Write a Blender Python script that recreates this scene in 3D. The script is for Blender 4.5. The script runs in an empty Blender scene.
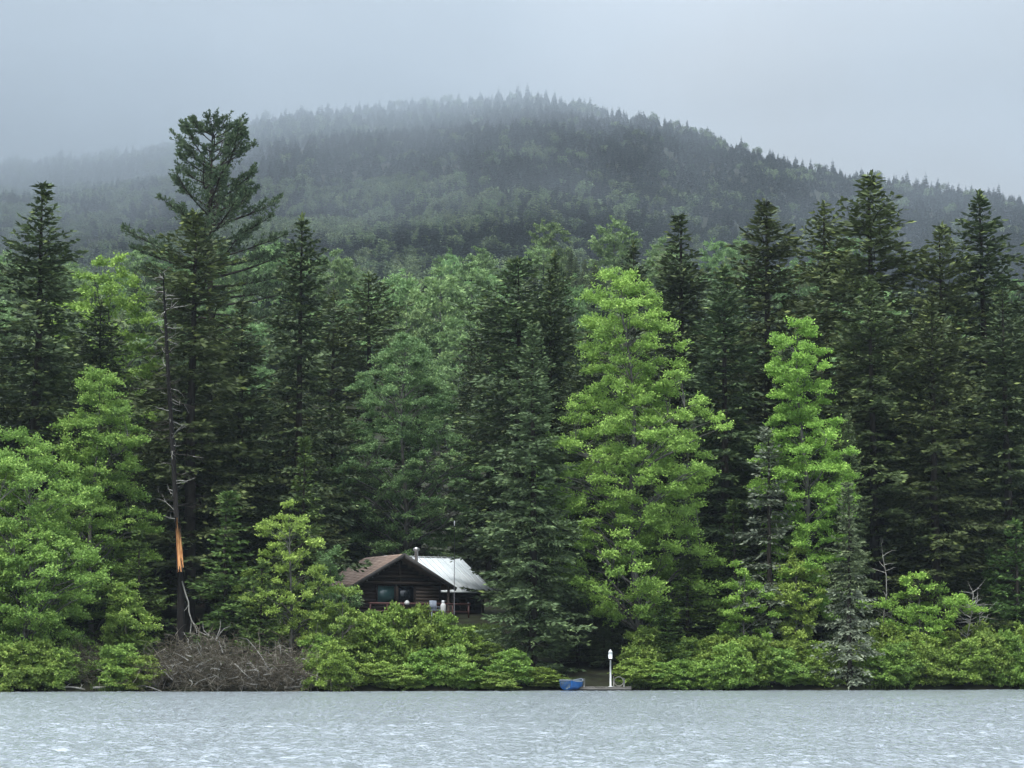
import bpy, math
import numpy as np
from mathutils import Vector

# ------------------------------------------------------------------ camera, sky, sun, exposure
sc = bpy.context.scene
COL = sc.collection
R = math.radians
F_PX = 2190.0
CAM_Z = 1.8
PITCH = math.atan((660.0 - 384.0) / F_PX)
cam_d = bpy.data.cameras.new('camera')
cam = bpy.data.objects.new('camera', cam_d)
COL.objects.link(cam)
cam.location = (0, 0, CAM_Z)
cam.rotation_euler = (R(90) + PITCH, 0, 0)
cam_d.sensor_width = 36.0
cam_d.lens = F_PX / 1024 * 36
cam_d.clip_start = 0.5
cam_d.clip_end = 9000
sc.camera = cam

SUN_EL, SUN_AZ = R(58), R(205)          # azimuth clockwise from +Y (north): behind the camera, a little to the left
SKY_GREY = (0.478, 0.532, 0.590, 1)
SKY_LOW, SKY_HIGH = 0.62, 4.6           # overcast sky: brighter towards the zenith
world = bpy.data.worlds.new('World')
sc.world = world
world.use_nodes = True
nt = world.node_tree
nt.nodes.clear()
def N(nt, t, **kw):
    n = nt.nodes.new(t)
    for k, v in kw.items(): setattr(n, k, v)
    return n
w_out = N(nt, 'ShaderNodeOutputWorld')
w_bg = N(nt, 'ShaderNodeBackground')
w_bg.inputs['Strength'].default_value = 0.1
sky = N(nt, 'ShaderNodeTexSky', sky_type='NISHITA')
sky.sun_disc = False
sky.sun_elevation = SUN_EL
sky.sun_rotation = SUN_AZ
sky.dust_density = 4.0
hs = N(nt, 'ShaderNodeHueSaturation'); hs.inputs['Saturation'].default_value = 0.25
nt.links.new(sky.outputs[0], hs.inputs['Color'])
tc = N(nt, 'ShaderNodeTexCoord')
sep = N(nt, 'ShaderNodeSeparateXYZ')
nt.links.new(tc.outputs['Generated'], sep.inputs[0])
mr = N(nt, 'ShaderNodeMapRange')
mr.inputs['From Min'].default_value = 0.25; mr.inputs['From Max'].default_value = 1.0
mr.inputs['To Min'].default_value = SKY_LOW * 10; mr.inputs['To Max'].default_value = SKY_HIGH * 10
nt.links.new(sep.outputs['Z'], mr.inputs['Value'])
mp = N(nt, 'ShaderNodeMapping'); mp.inputs['Scale'].default_value = (2.2, 2.2, 7.0)
nt.links.new(tc.outputs['Generated'], mp.inputs[0])
nz = N(nt, 'ShaderNodeTexNoise'); nz.inputs['Scale'].default_value = 1.6; nz.inputs['Detail'].default_value = 3
nt.links.new(mp.outputs[0], nz.inputs['Vector'])
mr2 = N(nt, 'ShaderNodeMapRange')
mr2.inputs['From Min'].default_value = 0.3; mr2.inputs['From Max'].default_value = 0.7
mr2.inputs['To Min'].default_value = 0.90; mr2.inputs['To Max'].default_value = 1.10
nt.links.new(nz.outputs[0], mr2.inputs['Value'])
mul = N(nt, 'ShaderNodeMath', operation='MULTIPLY')
nt.links.new(mr.outputs[0], mul.inputs[0]); nt.links.new(mr2.outputs[0], mul.inputs[1])
# the cloud sheet is a little thicker and darker to the right (east)
mrx = N(nt, 'ShaderNodeMapRange')
mrx.inputs['From Min'].default_value = -0.25; mrx.inputs['From Max'].default_value = 0.25
mrx.inputs['To Min'].default_value = 1.10; mrx.inputs['To Max'].default_value = 0.76
nt.links.new(sep.outputs['X'], mrx.inputs['Value'])
mulx = N(nt, 'ShaderNodeMath', operation='MULTIPLY')
nt.links.new(mul.outputs[0], mulx.inputs[0]); nt.links.new(mrx.outputs[0], mulx.inputs[1])
vm = N(nt, 'ShaderNodeVectorMath', operation='SCALE')
vm.inputs[0].default_value = SKY_GREY[:3]
nt.links.new(mulx.outputs[0], vm.inputs['Scale'])
mix = N(nt, 'ShaderNodeMix', data_type='RGBA'); mix.inputs['Factor'].default_value = 0.88
nt.links.new(hs.outputs[0], mix.inputs['A']); nt.links.new(vm.outputs[0], mix.inputs['B'])
nt.links.new(mix.outputs['Result'], w_bg.inputs['Color'])
nt.links.new(w_bg.outputs[0], w_out.inputs['Surface'])

sun_d = bpy.data.lights.new('sun', 'SUN')
sun_d.energy = 1.5
sun_d.angle = R(14)
sun_d.color = (1.0, 0.97, 0.91)
sun = bpy.data.objects.new('sun', sun_d)
COL.objects.link(sun)
sd = Vector((math.cos(SUN_EL) * math.sin(SUN_AZ), math.cos(SUN_EL) * math.cos(SUN_AZ), math.sin(SUN_EL)))
sun.rotation_euler = sd.to_track_quat('Z', 'Y').to_euler()
sun.location = (0, 0, 600)

sc.view_settings.view_transform = 'Standard'
sc.view_settings.look = 'None'
sc.view_settings.exposure = 1.05
sc.view_settings.gamma = 1.0
sc.render.engine = 'CYCLES'
cy = sc.cycles
cy.use_denoising = True
cy.use_adaptive_sampling = True
cy.adaptive_threshold = 0.015
cy.max_bounces = 5
cy.diffuse_bounces = 3
cy.glossy_bounces = 2
cy.transmission_bounces = 3
cy.volume_bounces = 1
cy.transparent_max_bounces = 8
cy.caustics_reflective = False
cy.caustics_refractive = False
cy.volume_step_rate = 1.0
cy.volume_max_steps = 64

# ------------------------------------------------------------------ helpers
def tag(o, label=None, cat=None, group=None, kind=None):
    if label: o['label'] = label
    if cat: o['category'] = cat
    if group: o['group'] = group
    if kind: o['kind'] = kind
    return o
def empty(name, loc, rz=0.0, scale=(1, 1, 1), tilt=(0, 0)):
    o = bpy.data.objects.new(name, None)
    COL.objects.link(o)
    o.location = loc; o.rotation_euler = (tilt[0], tilt[1], rz); o.scale = scale
    o.empty_display_size = 0.3
    return o
def link(name, me, parent=None):
    o = bpy.data.objects.new(name, me)
    COL.objects.link(o)
    if parent: o.parent = parent
    return o
def copy_tree(o, parent=None):
    c = o.copy(); COL.objects.link(c); c.parent = parent
    for ch in list(o.children): copy_tree(ch, c)
    return c

class Geo:
    """Collects faces (quads and triangles) with a 0..1 value per face."""
    def __init__(s):
        s.V = []; s.Q = []; s.T = []; s.qv = []; s.tv = []; s.n = 0
    def quads(s, P, val):                 # P (n,4,3)
        n = len(P)
        if not n: return
        s.V.append(P.reshape(-1, 3)); s.Q.append(s.n + np.arange(n * 4).reshape(n, 4)); s.n += n * 4
        s.qv.append(np.broadcast_to(val, (n,)).astype(float))
    def tris(s, P, val):
        n = len(P)
        if not n: return
        s.V.append(P.reshape(-1, 3)); s.T.append(s.n + np.arange(n * 3).reshape(n, 3)); s.n += n * 3
        s.tv.append(np.broadcast_to(val, (n,)).astype(float))
    def poly(s, verts, faces, val=0.5):
        v = np.array(verts, float); b = s.n
        s.V.append(v); s.n += len(v)
        for f in faces:
            f = [b + i for i in f]
            if len(f) == 4: s.Q.append(np.array([f])); s.qv.append(np.array([val]))
            else:
                for i in range(1, len(f) - 1): s.T.append(np.array([[f[0], f[i], f[i + 1]]])); s.tv.append(np.array([val]))
    def box(s, c, d, rz=0.0, val=0.5, rx=0.0, ry=0.0):
        c = np.array(c, float); d = np.array(d, float) / 2
        v = np.array([[x, y, z] for x in (-1, 1) for y in (-1, 1) for z in (-1, 1)], float) * d
        cx_, sx_ = math.cos(rx), math.sin(rx); v = v @ np.array([[1, 0, 0], [0, cx_, -sx_], [0, sx_, cx_]]).T
        cyy, syy = math.cos(ry), math.sin(ry); v = v @ np.array([[cyy, 0, syy], [0, 1, 0], [-syy, 0, cyy]]).T
        ca, sa = math.cos(rz), math.sin(rz); v = v @ np.array([[ca, -sa, 0], [sa, ca, 0], [0, 0, 1]]).T
        s.poly(v + c, [(0, 1, 3, 2), (4, 6, 7, 5), (0, 4, 5, 1), (2, 3, 7, 6), (0, 2, 6, 4), (1, 5, 7, 3)], val)
    def tube(s, pts, rad, sides=6, val=0.5, cap=True):
        pts = np.array(pts, float); n = len(pts)
        rad = np.broadcast_to(rad, (n,)).astype(float)
        t = np.gradient(pts, axis=0); t /= np.linalg.norm(t, axis=1)[:, None] + 1e-9
        m = t.mean(0); up = np.array([0, 0, 1.0]) if abs(m[2]) < 0.8 * np.linalg.norm(m) + 1e-9 else np.array([1.0, 0, 0])
        a = np.cross(t, up); a /= np.linalg.norm(a, axis=1)[:, None] + 1e-9
        b = np.cross(t, a)
        ang = np.arange(sides) * 2 * math.pi / sides
        ring = pts[:, None] + rad[:, None, None] * (np.cos(ang)[None, :, None] * a[:, None] + np.sin(ang)[None, :, None] * b[:, None])
        base = s.n
        s.V.append(ring.reshape(-1, 3)); s.n += n * sides
        i = np.arange(n - 1)[:, None] * sides; j = np.arange(sides)[None]; k = (j + 1) % sides
        f = np.stack([i + j, i + k, i + sides + k, i + sides + j], -1).reshape(-1, 4) + base
        s.Q.append(f); s.qv.append(np.full(len(f), val))
        if cap:
            for e, r in ((0, 1), (n - 1, -1)):
                idx = base + e * sides + np.arange(sides)[::r]
                for q in range(1, sides - 1):
                    s.T.append(np.array([[idx[0], idx[q], idx[q + 1]]])); s.tv.append(np.array([val]))
    def mesh(s, name, mat, smooth=False):
        V = np.concatenate(s.V).astype(np.float32)
        Q = np.concatenate(s.Q) if s.Q else np.zeros((0, 4), int)
        T = np.concatenate(s.T) if s.T else np.zeros((0, 3), int)
        me = bpy.data.meshes.new(name)
        me.vertices.add(len(V)); me.vertices.foreach_set('co', V.ravel())
        loops = np.concatenate([Q.ravel(), T.ravel()]).astype(np.int32)
        me.loops.add(len(loops)); me.loops.foreach_set('vertex_index', loops)
        np_ = len(Q) + len(T)
        me.polygons.add(np_)
        st = np.concatenate([np.arange(len(Q)) * 4, len(Q) * 4 + np.arange(len(T)) * 3]).astype(np.int32)
        me.polygons.foreach_set('loop_start', st)
        at = me.attributes.new('vary', 'FLOAT', 'FACE')
        vals = np.concatenate(s.qv + s.tv) if (s.qv or s.tv) else np.zeros(0)
        at.data.foreach_set('value', vals.astype(np.float32))
        if smooth: me.polygons.foreach_set('use_smooth', np.ones(np_, bool))
        me.update(calc_edges=True)
        me.validate()
        if mat: me.materials.append(mat)
        return me
    def build(s, name, mat, parent=None, smooth=False):
        return link(name, s.mesh(name, mat, smooth), parent)

def unit(v): return v / (np.linalg.norm(v, axis=-1, keepdims=True) + 1e-9)
def smooth(a, b, x):
    t = np.clip((x - a) / (b - a), 0, 1); return t * t * (3 - 2 * t)

# ------------------------------------------------------------------ materials
def mat(name):
    m = bpy.data.materials.new(name); m.use_nodes = True
    nt = m.node_tree; nt.nodes.clear()
    return m, nt, N(nt, 'ShaderNodeOutputMaterial')
def pbsdf(nt, rough=0.7, spec=0.3, col=None, metal=0.0):
    p = N(nt, 'ShaderNodeBsdfPrincipled')
    p.inputs['Roughness'].default_value = rough
    p.inputs['Specular IOR Level'].default_value = spec
    p.inputs['Metallic'].default_value = metal
    if col: p.inputs['Base Color'].default_value = (*col, 1)
    return p
def ramp(nt, stops):
    r = N(nt, 'ShaderNodeValToRGB')
    e = r.color_ramp.elements
    while len(e) < len(stops): e.new(0.5)
    for k, (p, c) in enumerate(stops):
        e[k].position = p; e[k].color = (*c, 1)
    return r
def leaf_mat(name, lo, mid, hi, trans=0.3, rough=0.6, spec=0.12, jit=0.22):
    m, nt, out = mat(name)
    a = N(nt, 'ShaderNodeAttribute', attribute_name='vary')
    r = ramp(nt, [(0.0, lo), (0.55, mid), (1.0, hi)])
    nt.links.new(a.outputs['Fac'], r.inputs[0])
    oi = N(nt, 'ShaderNodeObjectInfo')
    h = N(nt, 'ShaderNodeHueSaturation')
    m1 = N(nt, 'ShaderNodeMapRange'); m1.inputs['To Min'].default_value = 1 - jit; m1.inputs['To Max'].default_value = 1 + jit
    m2 = N(nt, 'ShaderNodeMapRange'); m2.inputs['To Min'].default_value = 0.485; m2.inputs['To Max'].default_value = 0.515
    nt.links.new(oi.outputs['Random'], m1.inputs['Value'])
    ml = N(nt, 'ShaderNodeMath', operation='MULTIPLY'); ml.inputs[1].default_value = 7.31
    fr = N(nt, 'ShaderNodeMath', operation='FRACT')
    nt.links.new(oi.outputs['Random'], ml.inputs[0]); nt.links.new(ml.outputs[0], fr.inputs[0]); nt.links.new(fr.outputs[0], m2.inputs['Value'])
    nt.links.new(r.outputs[0], h.inputs['Color']); nt.links.new(m1.outputs[0], h.inputs['Value']); nt.links.new(m2.outputs[0], h.inputs['Hue'])
    p = pbsdf(nt, rough, spec)
    nt.links.new(h.outputs[0], p.inputs['Base Color'])
    t = N(nt, 'ShaderNodeBsdfTranslucent'); nt.links.new(h.outputs[0], t.inputs['Color'])
    mx = N(nt, 'ShaderNodeMixShader'); mx.inputs[0].default_value = trans
    nt.links.new(p.outputs[0], mx.inputs[1]); nt.links.new(t.outputs[0], mx.inputs[2]); nt.links.new(mx.outputs[0], out.inputs[0])
    return m
def noisy(name, c1, c2, scale=3.0, rough=0.8, spec=0.25, bump=0.3, stretch=(1, 1, 1), metal=0.0, detail=5):
    m, nt, out = mat(name)
    tc = N(nt, 'ShaderNodeTexCoord'); mp = N(nt, 'ShaderNodeMapping'); mp.inputs['Scale'].default_value = stretch
    nt.links.new(tc.outputs['Object'], mp.inputs[0])
    nz = N(nt, 'ShaderNodeTexNoise'); nz.inputs['Scale'].default_value = scale; nz.inputs['Detail'].default_value = detail
    nt.links.new(mp.outputs[0], nz.inputs['Vector'])
    r = ramp(nt, [(0.3, c1), (0.7, c2)]); nt.links.new(nz.outputs[0], r.inputs[0])
    p = pbsdf(nt, rough, spec, metal=metal); nt.links.new(r.outputs[0], p.inputs['Base Color'])
    if bump:
        b = N(nt, 'ShaderNodeBump'); b.inputs['Strength'].default_value = bump; b.inputs['Distance'].default_value = 0.05
        nt.links.new(nz.outputs[0], b.inputs['Height']); nt.links.new(b.outputs[0], p.inputs['Normal'])
    nt.links.new(p.outputs[0], out.inputs[0])
    return m

M = {}
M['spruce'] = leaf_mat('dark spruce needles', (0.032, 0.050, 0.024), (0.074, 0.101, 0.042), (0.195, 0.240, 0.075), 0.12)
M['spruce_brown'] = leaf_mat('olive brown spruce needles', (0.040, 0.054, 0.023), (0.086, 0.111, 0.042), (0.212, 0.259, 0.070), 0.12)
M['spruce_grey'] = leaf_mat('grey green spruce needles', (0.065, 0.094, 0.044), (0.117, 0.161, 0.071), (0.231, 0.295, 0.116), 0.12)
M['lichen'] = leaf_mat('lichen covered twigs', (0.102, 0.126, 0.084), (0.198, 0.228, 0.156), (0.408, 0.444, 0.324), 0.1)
M['fir'] = leaf_mat('young fir needles', (0.048, 0.090, 0.026), (0.090, 0.149, 0.040), (0.187, 0.270, 0.068), 0.2)
M['pine'] = leaf_mat('pine needles', (0.038, 0.064, 0.038), (0.068, 0.105, 0.056), (0.135, 0.189, 0.091), 0.15)
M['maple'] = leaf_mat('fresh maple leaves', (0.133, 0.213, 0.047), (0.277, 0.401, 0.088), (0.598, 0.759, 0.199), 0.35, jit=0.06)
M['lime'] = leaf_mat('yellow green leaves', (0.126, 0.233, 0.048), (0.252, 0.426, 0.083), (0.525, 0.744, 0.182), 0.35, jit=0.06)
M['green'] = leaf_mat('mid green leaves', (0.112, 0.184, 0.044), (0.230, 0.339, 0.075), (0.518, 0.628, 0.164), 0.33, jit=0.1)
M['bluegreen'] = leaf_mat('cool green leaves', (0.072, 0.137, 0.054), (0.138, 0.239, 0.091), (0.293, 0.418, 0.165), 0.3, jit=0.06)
M['shrub'] = leaf_mat('shrub leaves', (0.093, 0.157, 0.033), (0.200, 0.300, 0.062), (0.423, 0.555, 0.128), 0.3, jit=0.16)
M['grass'] = leaf_mat('bank grass', (0.04, 0.07, 0.018), (0.085, 0.125, 0.03), (0.15, 0.19, 0.06), 0.3)
M['far_conifer'] = leaf_mat('far conifer needles', (0.020, 0.032, 0.024), (0.031, 0.047, 0.033), (0.052, 0.072, 0.045), 0.1, jit=0.35)
M['far_leaf'] = leaf_mat('far broadleaf foliage', (0.054, 0.083, 0.037), (0.094, 0.133, 0.056), (0.146, 0.189, 0.079), 0.25, jit=0.3)
M['mid_leaf'] = leaf_mat('pale hillside foliage', (0.102, 0.171, 0.067), (0.180, 0.275, 0.106), (0.288, 0.403, 0.156), 0.3, jit=0.22)
M['pale_spruce'] = leaf_mat('pale spruce needles', (0.070, 0.092, 0.046), (0.120, 0.150, 0.074), (0.23, 0.27, 0.13), 0.12, jit=0.05)
M['bark'] = noisy('dark bark', (0.018, 0.015, 0.012), (0.050, 0.044, 0.037), 6, 0.9, 0.1, 0.8, (1, 1, 0.25))
M['bark_grey'] = noisy('grey bark', (0.06, 0.058, 0.05), (0.16, 0.155, 0.14), 5, 0.9, 0.1, 0.6, (1, 1, 0.4))
M['char'] = noisy('blackened dead bark', (0.006, 0.0055, 0.005), (0.018, 0.016, 0.0145), 7, 0.9, 0.1, 0.8, (1, 1, 0.2))
M['dead'] = noisy('bleached dead wood', (0.13, 0.125, 0.11), (0.32, 0.31, 0.28), 6, 0.9, 0.1, 0.4)
M['brush'] = leaf_mat('grey brown dead twigs', (0.040, 0.034, 0.024), (0.090, 0.076, 0.055), (0.30, 0.275, 0.235), 0.0, 0.9, 0.1)
M['split'] = noisy('fresh split heartwood', (0.22, 0.075, 0.025), (0.62, 0.33, 0.14), 9, 0.8, 0.1, 0.8, (4, 4, 0.35))
M['log'] = noisy('dark stained logs', (0.016, 0.011, 0.010), (0.034, 0.024, 0.020), 2.5, 0.75, 0.25, 0.5, (0.35, 3, 5))
M['log_warm'] = noisy('brown stained boards', (0.026, 0.019, 0.015), (0.055, 0.039, 0.030), 2.5, 0.75, 0.25, 0.5, (0.35, 3, 5))
M['trim'] = noisy('grey brown fascia', (0.035, 0.032, 0.030), (0.065, 0.060, 0.057), 3, 0.7, 0.25, 0.2)
M['rail'] = noisy('red brown rail', (0.060, 0.026, 0.024), (0.115, 0.055, 0.050), 3, 0.7, 0.25, 0.2)
M['shingle'] = noisy('brown asphalt shingles', (0.18, 0.125, 0.098), (0.32, 0.235, 0.185), 2.2, 0.9, 0.15, 0.4, (1, 1, 1), detail=8)
M['metal_white'] = noisy('white painted metal roof', (0.44, 0.47, 0.47), (0.60, 0.62, 0.62), 0.7, 0.45, 0.4, 0.05, (2.5, 0.6, 1))
M['steel'] = noisy('galvanised steel pipe', (0.42, 0.43, 0.44), (0.62, 0.63, 0.64), 4, 0.35, 0.5, 0.05, metal=0.6)
M['pole_dark'] = noisy('dark steel pole', (0.05, 0.05, 0.055), (0.10, 0.10, 0.11), 4, 0.5, 0.4, 0.05)
M['white'] = noisy('white paint', (0.42, 0.43, 0.42), (0.58, 0.58, 0.57), 3, 0.5, 0.35, 0.05)
M['plastic_grey'] = noisy('blue grey plastic', (0.16, 0.19, 0.24), (0.24, 0.27, 0.32), 3, 0.45, 0.4, 0.05)
M['boat'] = noisy('blue painted hull', (0.006, 0.085, 0.30), (0.014, 0.14, 0.42), 2.5, 0.4, 0.45, 0.1)
M['boat_in'] = noisy('worn boat interior', (0.10, 0.14, 0.17), (0.20, 0.25, 0.28), 4, 0.7, 0.3, 0.1)
M['plank'] = noisy('weathered grey planks', (0.075, 0.070, 0.062), (0.18, 0.17, 0.155), 2.5, 0.85, 0.2, 0.4, (0.6, 5, 5))
M['stone'] = noisy('lichened stone', (0.11, 0.105, 0.095), (0.30, 0.29, 0.27), 4, 0.9, 0.2, 0.9)
M['lantern'] = noisy('frosted lantern glass', (0.70, 0.72, 0.72), (0.84, 0.85, 0.85), 3, 0.3, 0.5, 0.0)
def glass(name, c):
    m, nt, out = mat(name)
    p = pbsdf(nt, 0.06, 0.55, c); nt.links.new(p.outputs[0], out.inputs[0]); return m
M['glass_teal'] = glass('curtained window glass', (0.045, 0.095, 0.095))
M['glass_dark'] = glass('dark window glass', (0.008, 0.011, 0.016))

def ground_mat():
    m, nt, out = mat('forest floor')
    tc = N(nt, 'ShaderNodeTexCoord')
    nz = N(nt, 'ShaderNodeTexNoise'); nz.inputs['Scale'].default_value = 0.9; nz.inputs['Detail'].default_value = 8
    nt.links.new(tc.outputs['Object'], nz.inputs['Vector'])
    r = ramp(nt, [(0.3, (0.012, 0.010, 0.007)), (0.52, (0.018, 0.019, 0.010)), (0.75, (0.028, 0.040, 0.015))])
    nt.links.new(nz.outputs[0], r.inputs[0])
    p = pbsdf(nt, 0.95, 0.1); nt.links.new(r.outputs[0], p.inputs['Base Color'])
    b = N(nt, 'ShaderNodeBump'); b.inputs['Strength'].default_value = 0.6; b.inputs['Distance'].default_value = 0.2
    nt.links.new(nz.outputs[0], b.inputs['Height']); nt.links.new(b.outputs[0], p.inputs['Normal'])
    nt.links.new(p.outputs[0], out.inputs[0]); return m
M['ground'] = ground_mat()

def water_mat():
    m, nt, out = mat('ruffled lake water')
    tc = N(nt, 'ShaderNodeTexCoord')
    mp = N(nt, 'ShaderNodeMapping'); mp.inputs['Scale'].default_value = (1.25, 0.42, 1)
    nt.links.new(tc.outputs['Object'], mp.inputs[0])
    n1 = N(nt, 'ShaderNodeTexNoise'); n1.inputs['Scale'].default_value = 6.0; n1.inputs['Detail'].default_value = 5; n1.inputs['Roughness'].default_value = 0.62
    nt.links.new(mp.outputs[0], n1.inputs['Vector'])
    b = N(nt, 'ShaderNodeBump'); b.inputs['Strength'].default_value = 1.0; b.inputs['Distance'].default_value = 0.12
    nt.links.new(n1.outputs[0], b.inputs['Height'])
    p = pbsdf(nt, 0.07, 1.0, (0.250, 0.280, 0.298))
    p.inputs['IOR'].default_value = 1.75
    nt.links.new(b.outputs[0], p.inputs['Normal'])
    nt.links.new(p.outputs[0], out.inputs[0]); return m
M['water'] = water_mat()

# ------------------------------------------------------------------ projection helpers (where things stand in the valley)
CP, SP = math.cos(PITCH), math.sin(PITCH)
def at(px, py, D):
    dx, dv = px - 512.0, -(py - 384.0)
    y = CP * F_PX - SP * dv; z = SP * F_PX + CP * dv
    k = D / y
    return np.array([dx * k, D, CAM_Z + z * k])
SH = 0.17
def shore(x): return 130 + SH * x + 0.7 * np.sin(x * 0.21 + 0.5) + 0.35 * np.sin(x * 0.83)
# ridge line of the hill
RIDGE_D = 1800.0
_rp = [(-400, 190), (-200, 178), (-60, 172), (0, 168), (60, 163), (130, 158), (185, 146), (225, 131), (270, 122), (340, 114), (430, 106), (490, 101), (545, 101),
       (600, 113), (680, 130), (740, 150), (800, 171), (850, 178), (920, 190), (980, 196), (1024, 206), (1120, 217), (1300, 236), (1600, 280)]
_rx = np.array([at(a, b, RIDGE_D)[0] for a, b in _rp]); _rz = np.array([at(a, b, RIDGE_D)[2] for a, b in _rp])
_rng = np.random.default_rng(5)
_waves = [(_rng.uniform(-1, 1) , _rng.uniform(-1, 1), _rng.uniform(0, 6.28)) for _ in range(14)]
def bumps(x, y, wl):
    s = 0
    for k, (a, b, c) in enumerate(_waves):
        w = 6.28 / (wl * (0.5 + 0.11 * k))
        s = s + np.sin((a * x + b * y) * w * 1.2 + c)
    return s / 5.0
PROF_Y = [130, 210, 300, 380, 450, 520, 620, 900, 1200, 1500, 1800]
PROF_H = [0, 0.022, 0.068, 0.118, 0.150, 0.164, 0.180, 0.305, 0.520, 0.765, 1.0]
NEAR_D = [-60, -30, -4, -0.6, 0, 1.0, 6, 20, 40, 70, 140]
NEAR_Z = [-5, -3, -0.9, -0.25, 0.0, 0.45, 1.3, 4.5, 6.3, 9.5, 18]
def ground(x, y):
    x = np.asarray(x, float); y = np.asarray(y, float)
    d = y - shore(np.clip(x, -60, 60))
    near = np.interp(d, NEAR_D, NEAR_Z)
    near = near + np.where(d > 2, 0.12 * bumps(x, y, 9) * np.clip(d / 8, 0, 1), 0)
    t = np.clip((y - 130) / (RIDGE_D - 130), 0, 1)
    hr = np.interp(x * (0.25 + 0.75 * RIDGE_D / np.maximum(y, 900)) , _rx, _rz)
    far = hr * np.interp(y, PROF_Y, PROF_H)
    far = far + bumps(x, y, 260) * 9 * smooth(300, 700, y) * (1 - smooth(1500, 1780, y))
    far = np.where(y > RIDGE_D, hr - (y - RIDGE_D) * 0.22, far)
    w = smooth(50, 150, d)
    return near * (1 - w) + far * w
def place(px, off):
    """Ground point off metres behind the shore in the direction of photo column px."""
    D = 130.0 + off
    for _ in range(6):
        X = (px - 512.0) * D / (F_PX * CP + 280 * SP)
        D = float(shore(X)) + off
    return np.array([X, D, float(ground(X, D))])
def size_of(px, py_top, off, width):
    b = place(px, off)
    H = at(px, py_top, b[1])[2] - b[2]
    return b, H, width / 2.0 * b[1] / F_PX

# ------------------------------------------------------------------ ground sheet and lake
def grid_mesh(name, xs, ys, zf, m, smooth_=True):
    X, Y = np.meshgrid(xs, ys)
    Z = zf(X, Y)
    V = np.stack([X, Y, Z], -1).reshape(-1, 3)
    nx, ny = len(xs), len(ys)
    i = np.arange(ny - 1)[:, None] * nx + np.arange(nx - 1)[None]
    Q = np.stack([i, i + 1, i + nx + 1, i + nx], -1).reshape(-1, 4)
    g = Geo(); g.V = [V]; g.Q = [Q]; g.qv = [np.full(len(Q), .5)]; g.n = len(V)
    return g.build(name, m, None, smooth_)
def spread(core, outer, n):
    lo = core[0] - np.geomspace(core[1] - core[0], core[0] - outer[0], n)[::-1]
    hi = core[-1] + np.geomspace(core[1] - core[0], outer[1] - core[-1], n)
    return np.concatenate([lo, core, hi])
gx = spread(np.arange(-60, 60.1, 1.2), (-1700, 1700), 46)
gy = np.concatenate([np.arange(-400, 90, 20), np.arange(90, 122, 4), np.arange(122, 146, 0.4), np.arange(146, 260, 2.5), np.arange(260, 1780, 18), np.arange(1780, 1830, 5), np.linspace(1830, 2090, 14)])
go = grid_mesh('ground', gx, gy, ground, M['ground'])
tag(go, 'dark forest floor rising from the lake bank to the misty hill', 'ground', kind='structure')

rw = np.random.default_rng(11)
wv = []
for k in range(46):
    wl = 0.30 * (0.85 / 0.30) ** rw.random()
    th = rw.normal(R(255), R(62))
    wv.append((math.cos(th) * 6.283 / wl, math.sin(th) * 6.283 / wl, rw.uniform(0, 6.283), 0.0045 * wl ** 0.8))
def lake_z(X, Y):
    Z = np.zeros_like(X)
    m_ = (Y > 20) & (Y < 150) & (np.abs(X) < 75)
    x, y = X[m_], Y[m_]
    s = np.zeros_like(x)
    for kx, ky, ph, am in wv: s += am * np.sin(kx * x + ky * y + ph)
    s *= 0.9 + 0.2 * np.sin(x * 0.13 + 0.21 * y) * np.sin(y * 0.17 - 0.05 * x)
    Z[m_] = s
    return Z
lx = spread(np.arange(-40, 40.01, 0.13), (-1500, 1500), 40)
ly = np.concatenate([np.geomspace(400, 1, 16) * -1 + 24, np.arange(24, 64, 0.09), np.arange(64, 141, 0.14), np.array([150])])
lake = grid_mesh('lake', lx, ly, lake_z, M['water'])
tag(lake, 'wide pale grey wind ruffled lake', 'lake', kind='structure')

# ------------------------------------------------------------------ foliage builders
UP = np.array([0, 0, 1.0])
def blades(g, P, A, S, Ln, Wd, val):
    """Rhombic leaves: base P, axis A, side S, length, width."""
    Ln = np.asarray(Ln)[:, None]; Wd = np.asarray(Wd)[:, None]
    q = np.stack([P, P + A * Ln * 0.45 + S * Wd * 0.5, P + A * Ln, P + A * Ln * 0.45 - S * Wd * 0.5], 1)
    g.quads(q, val)

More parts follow.
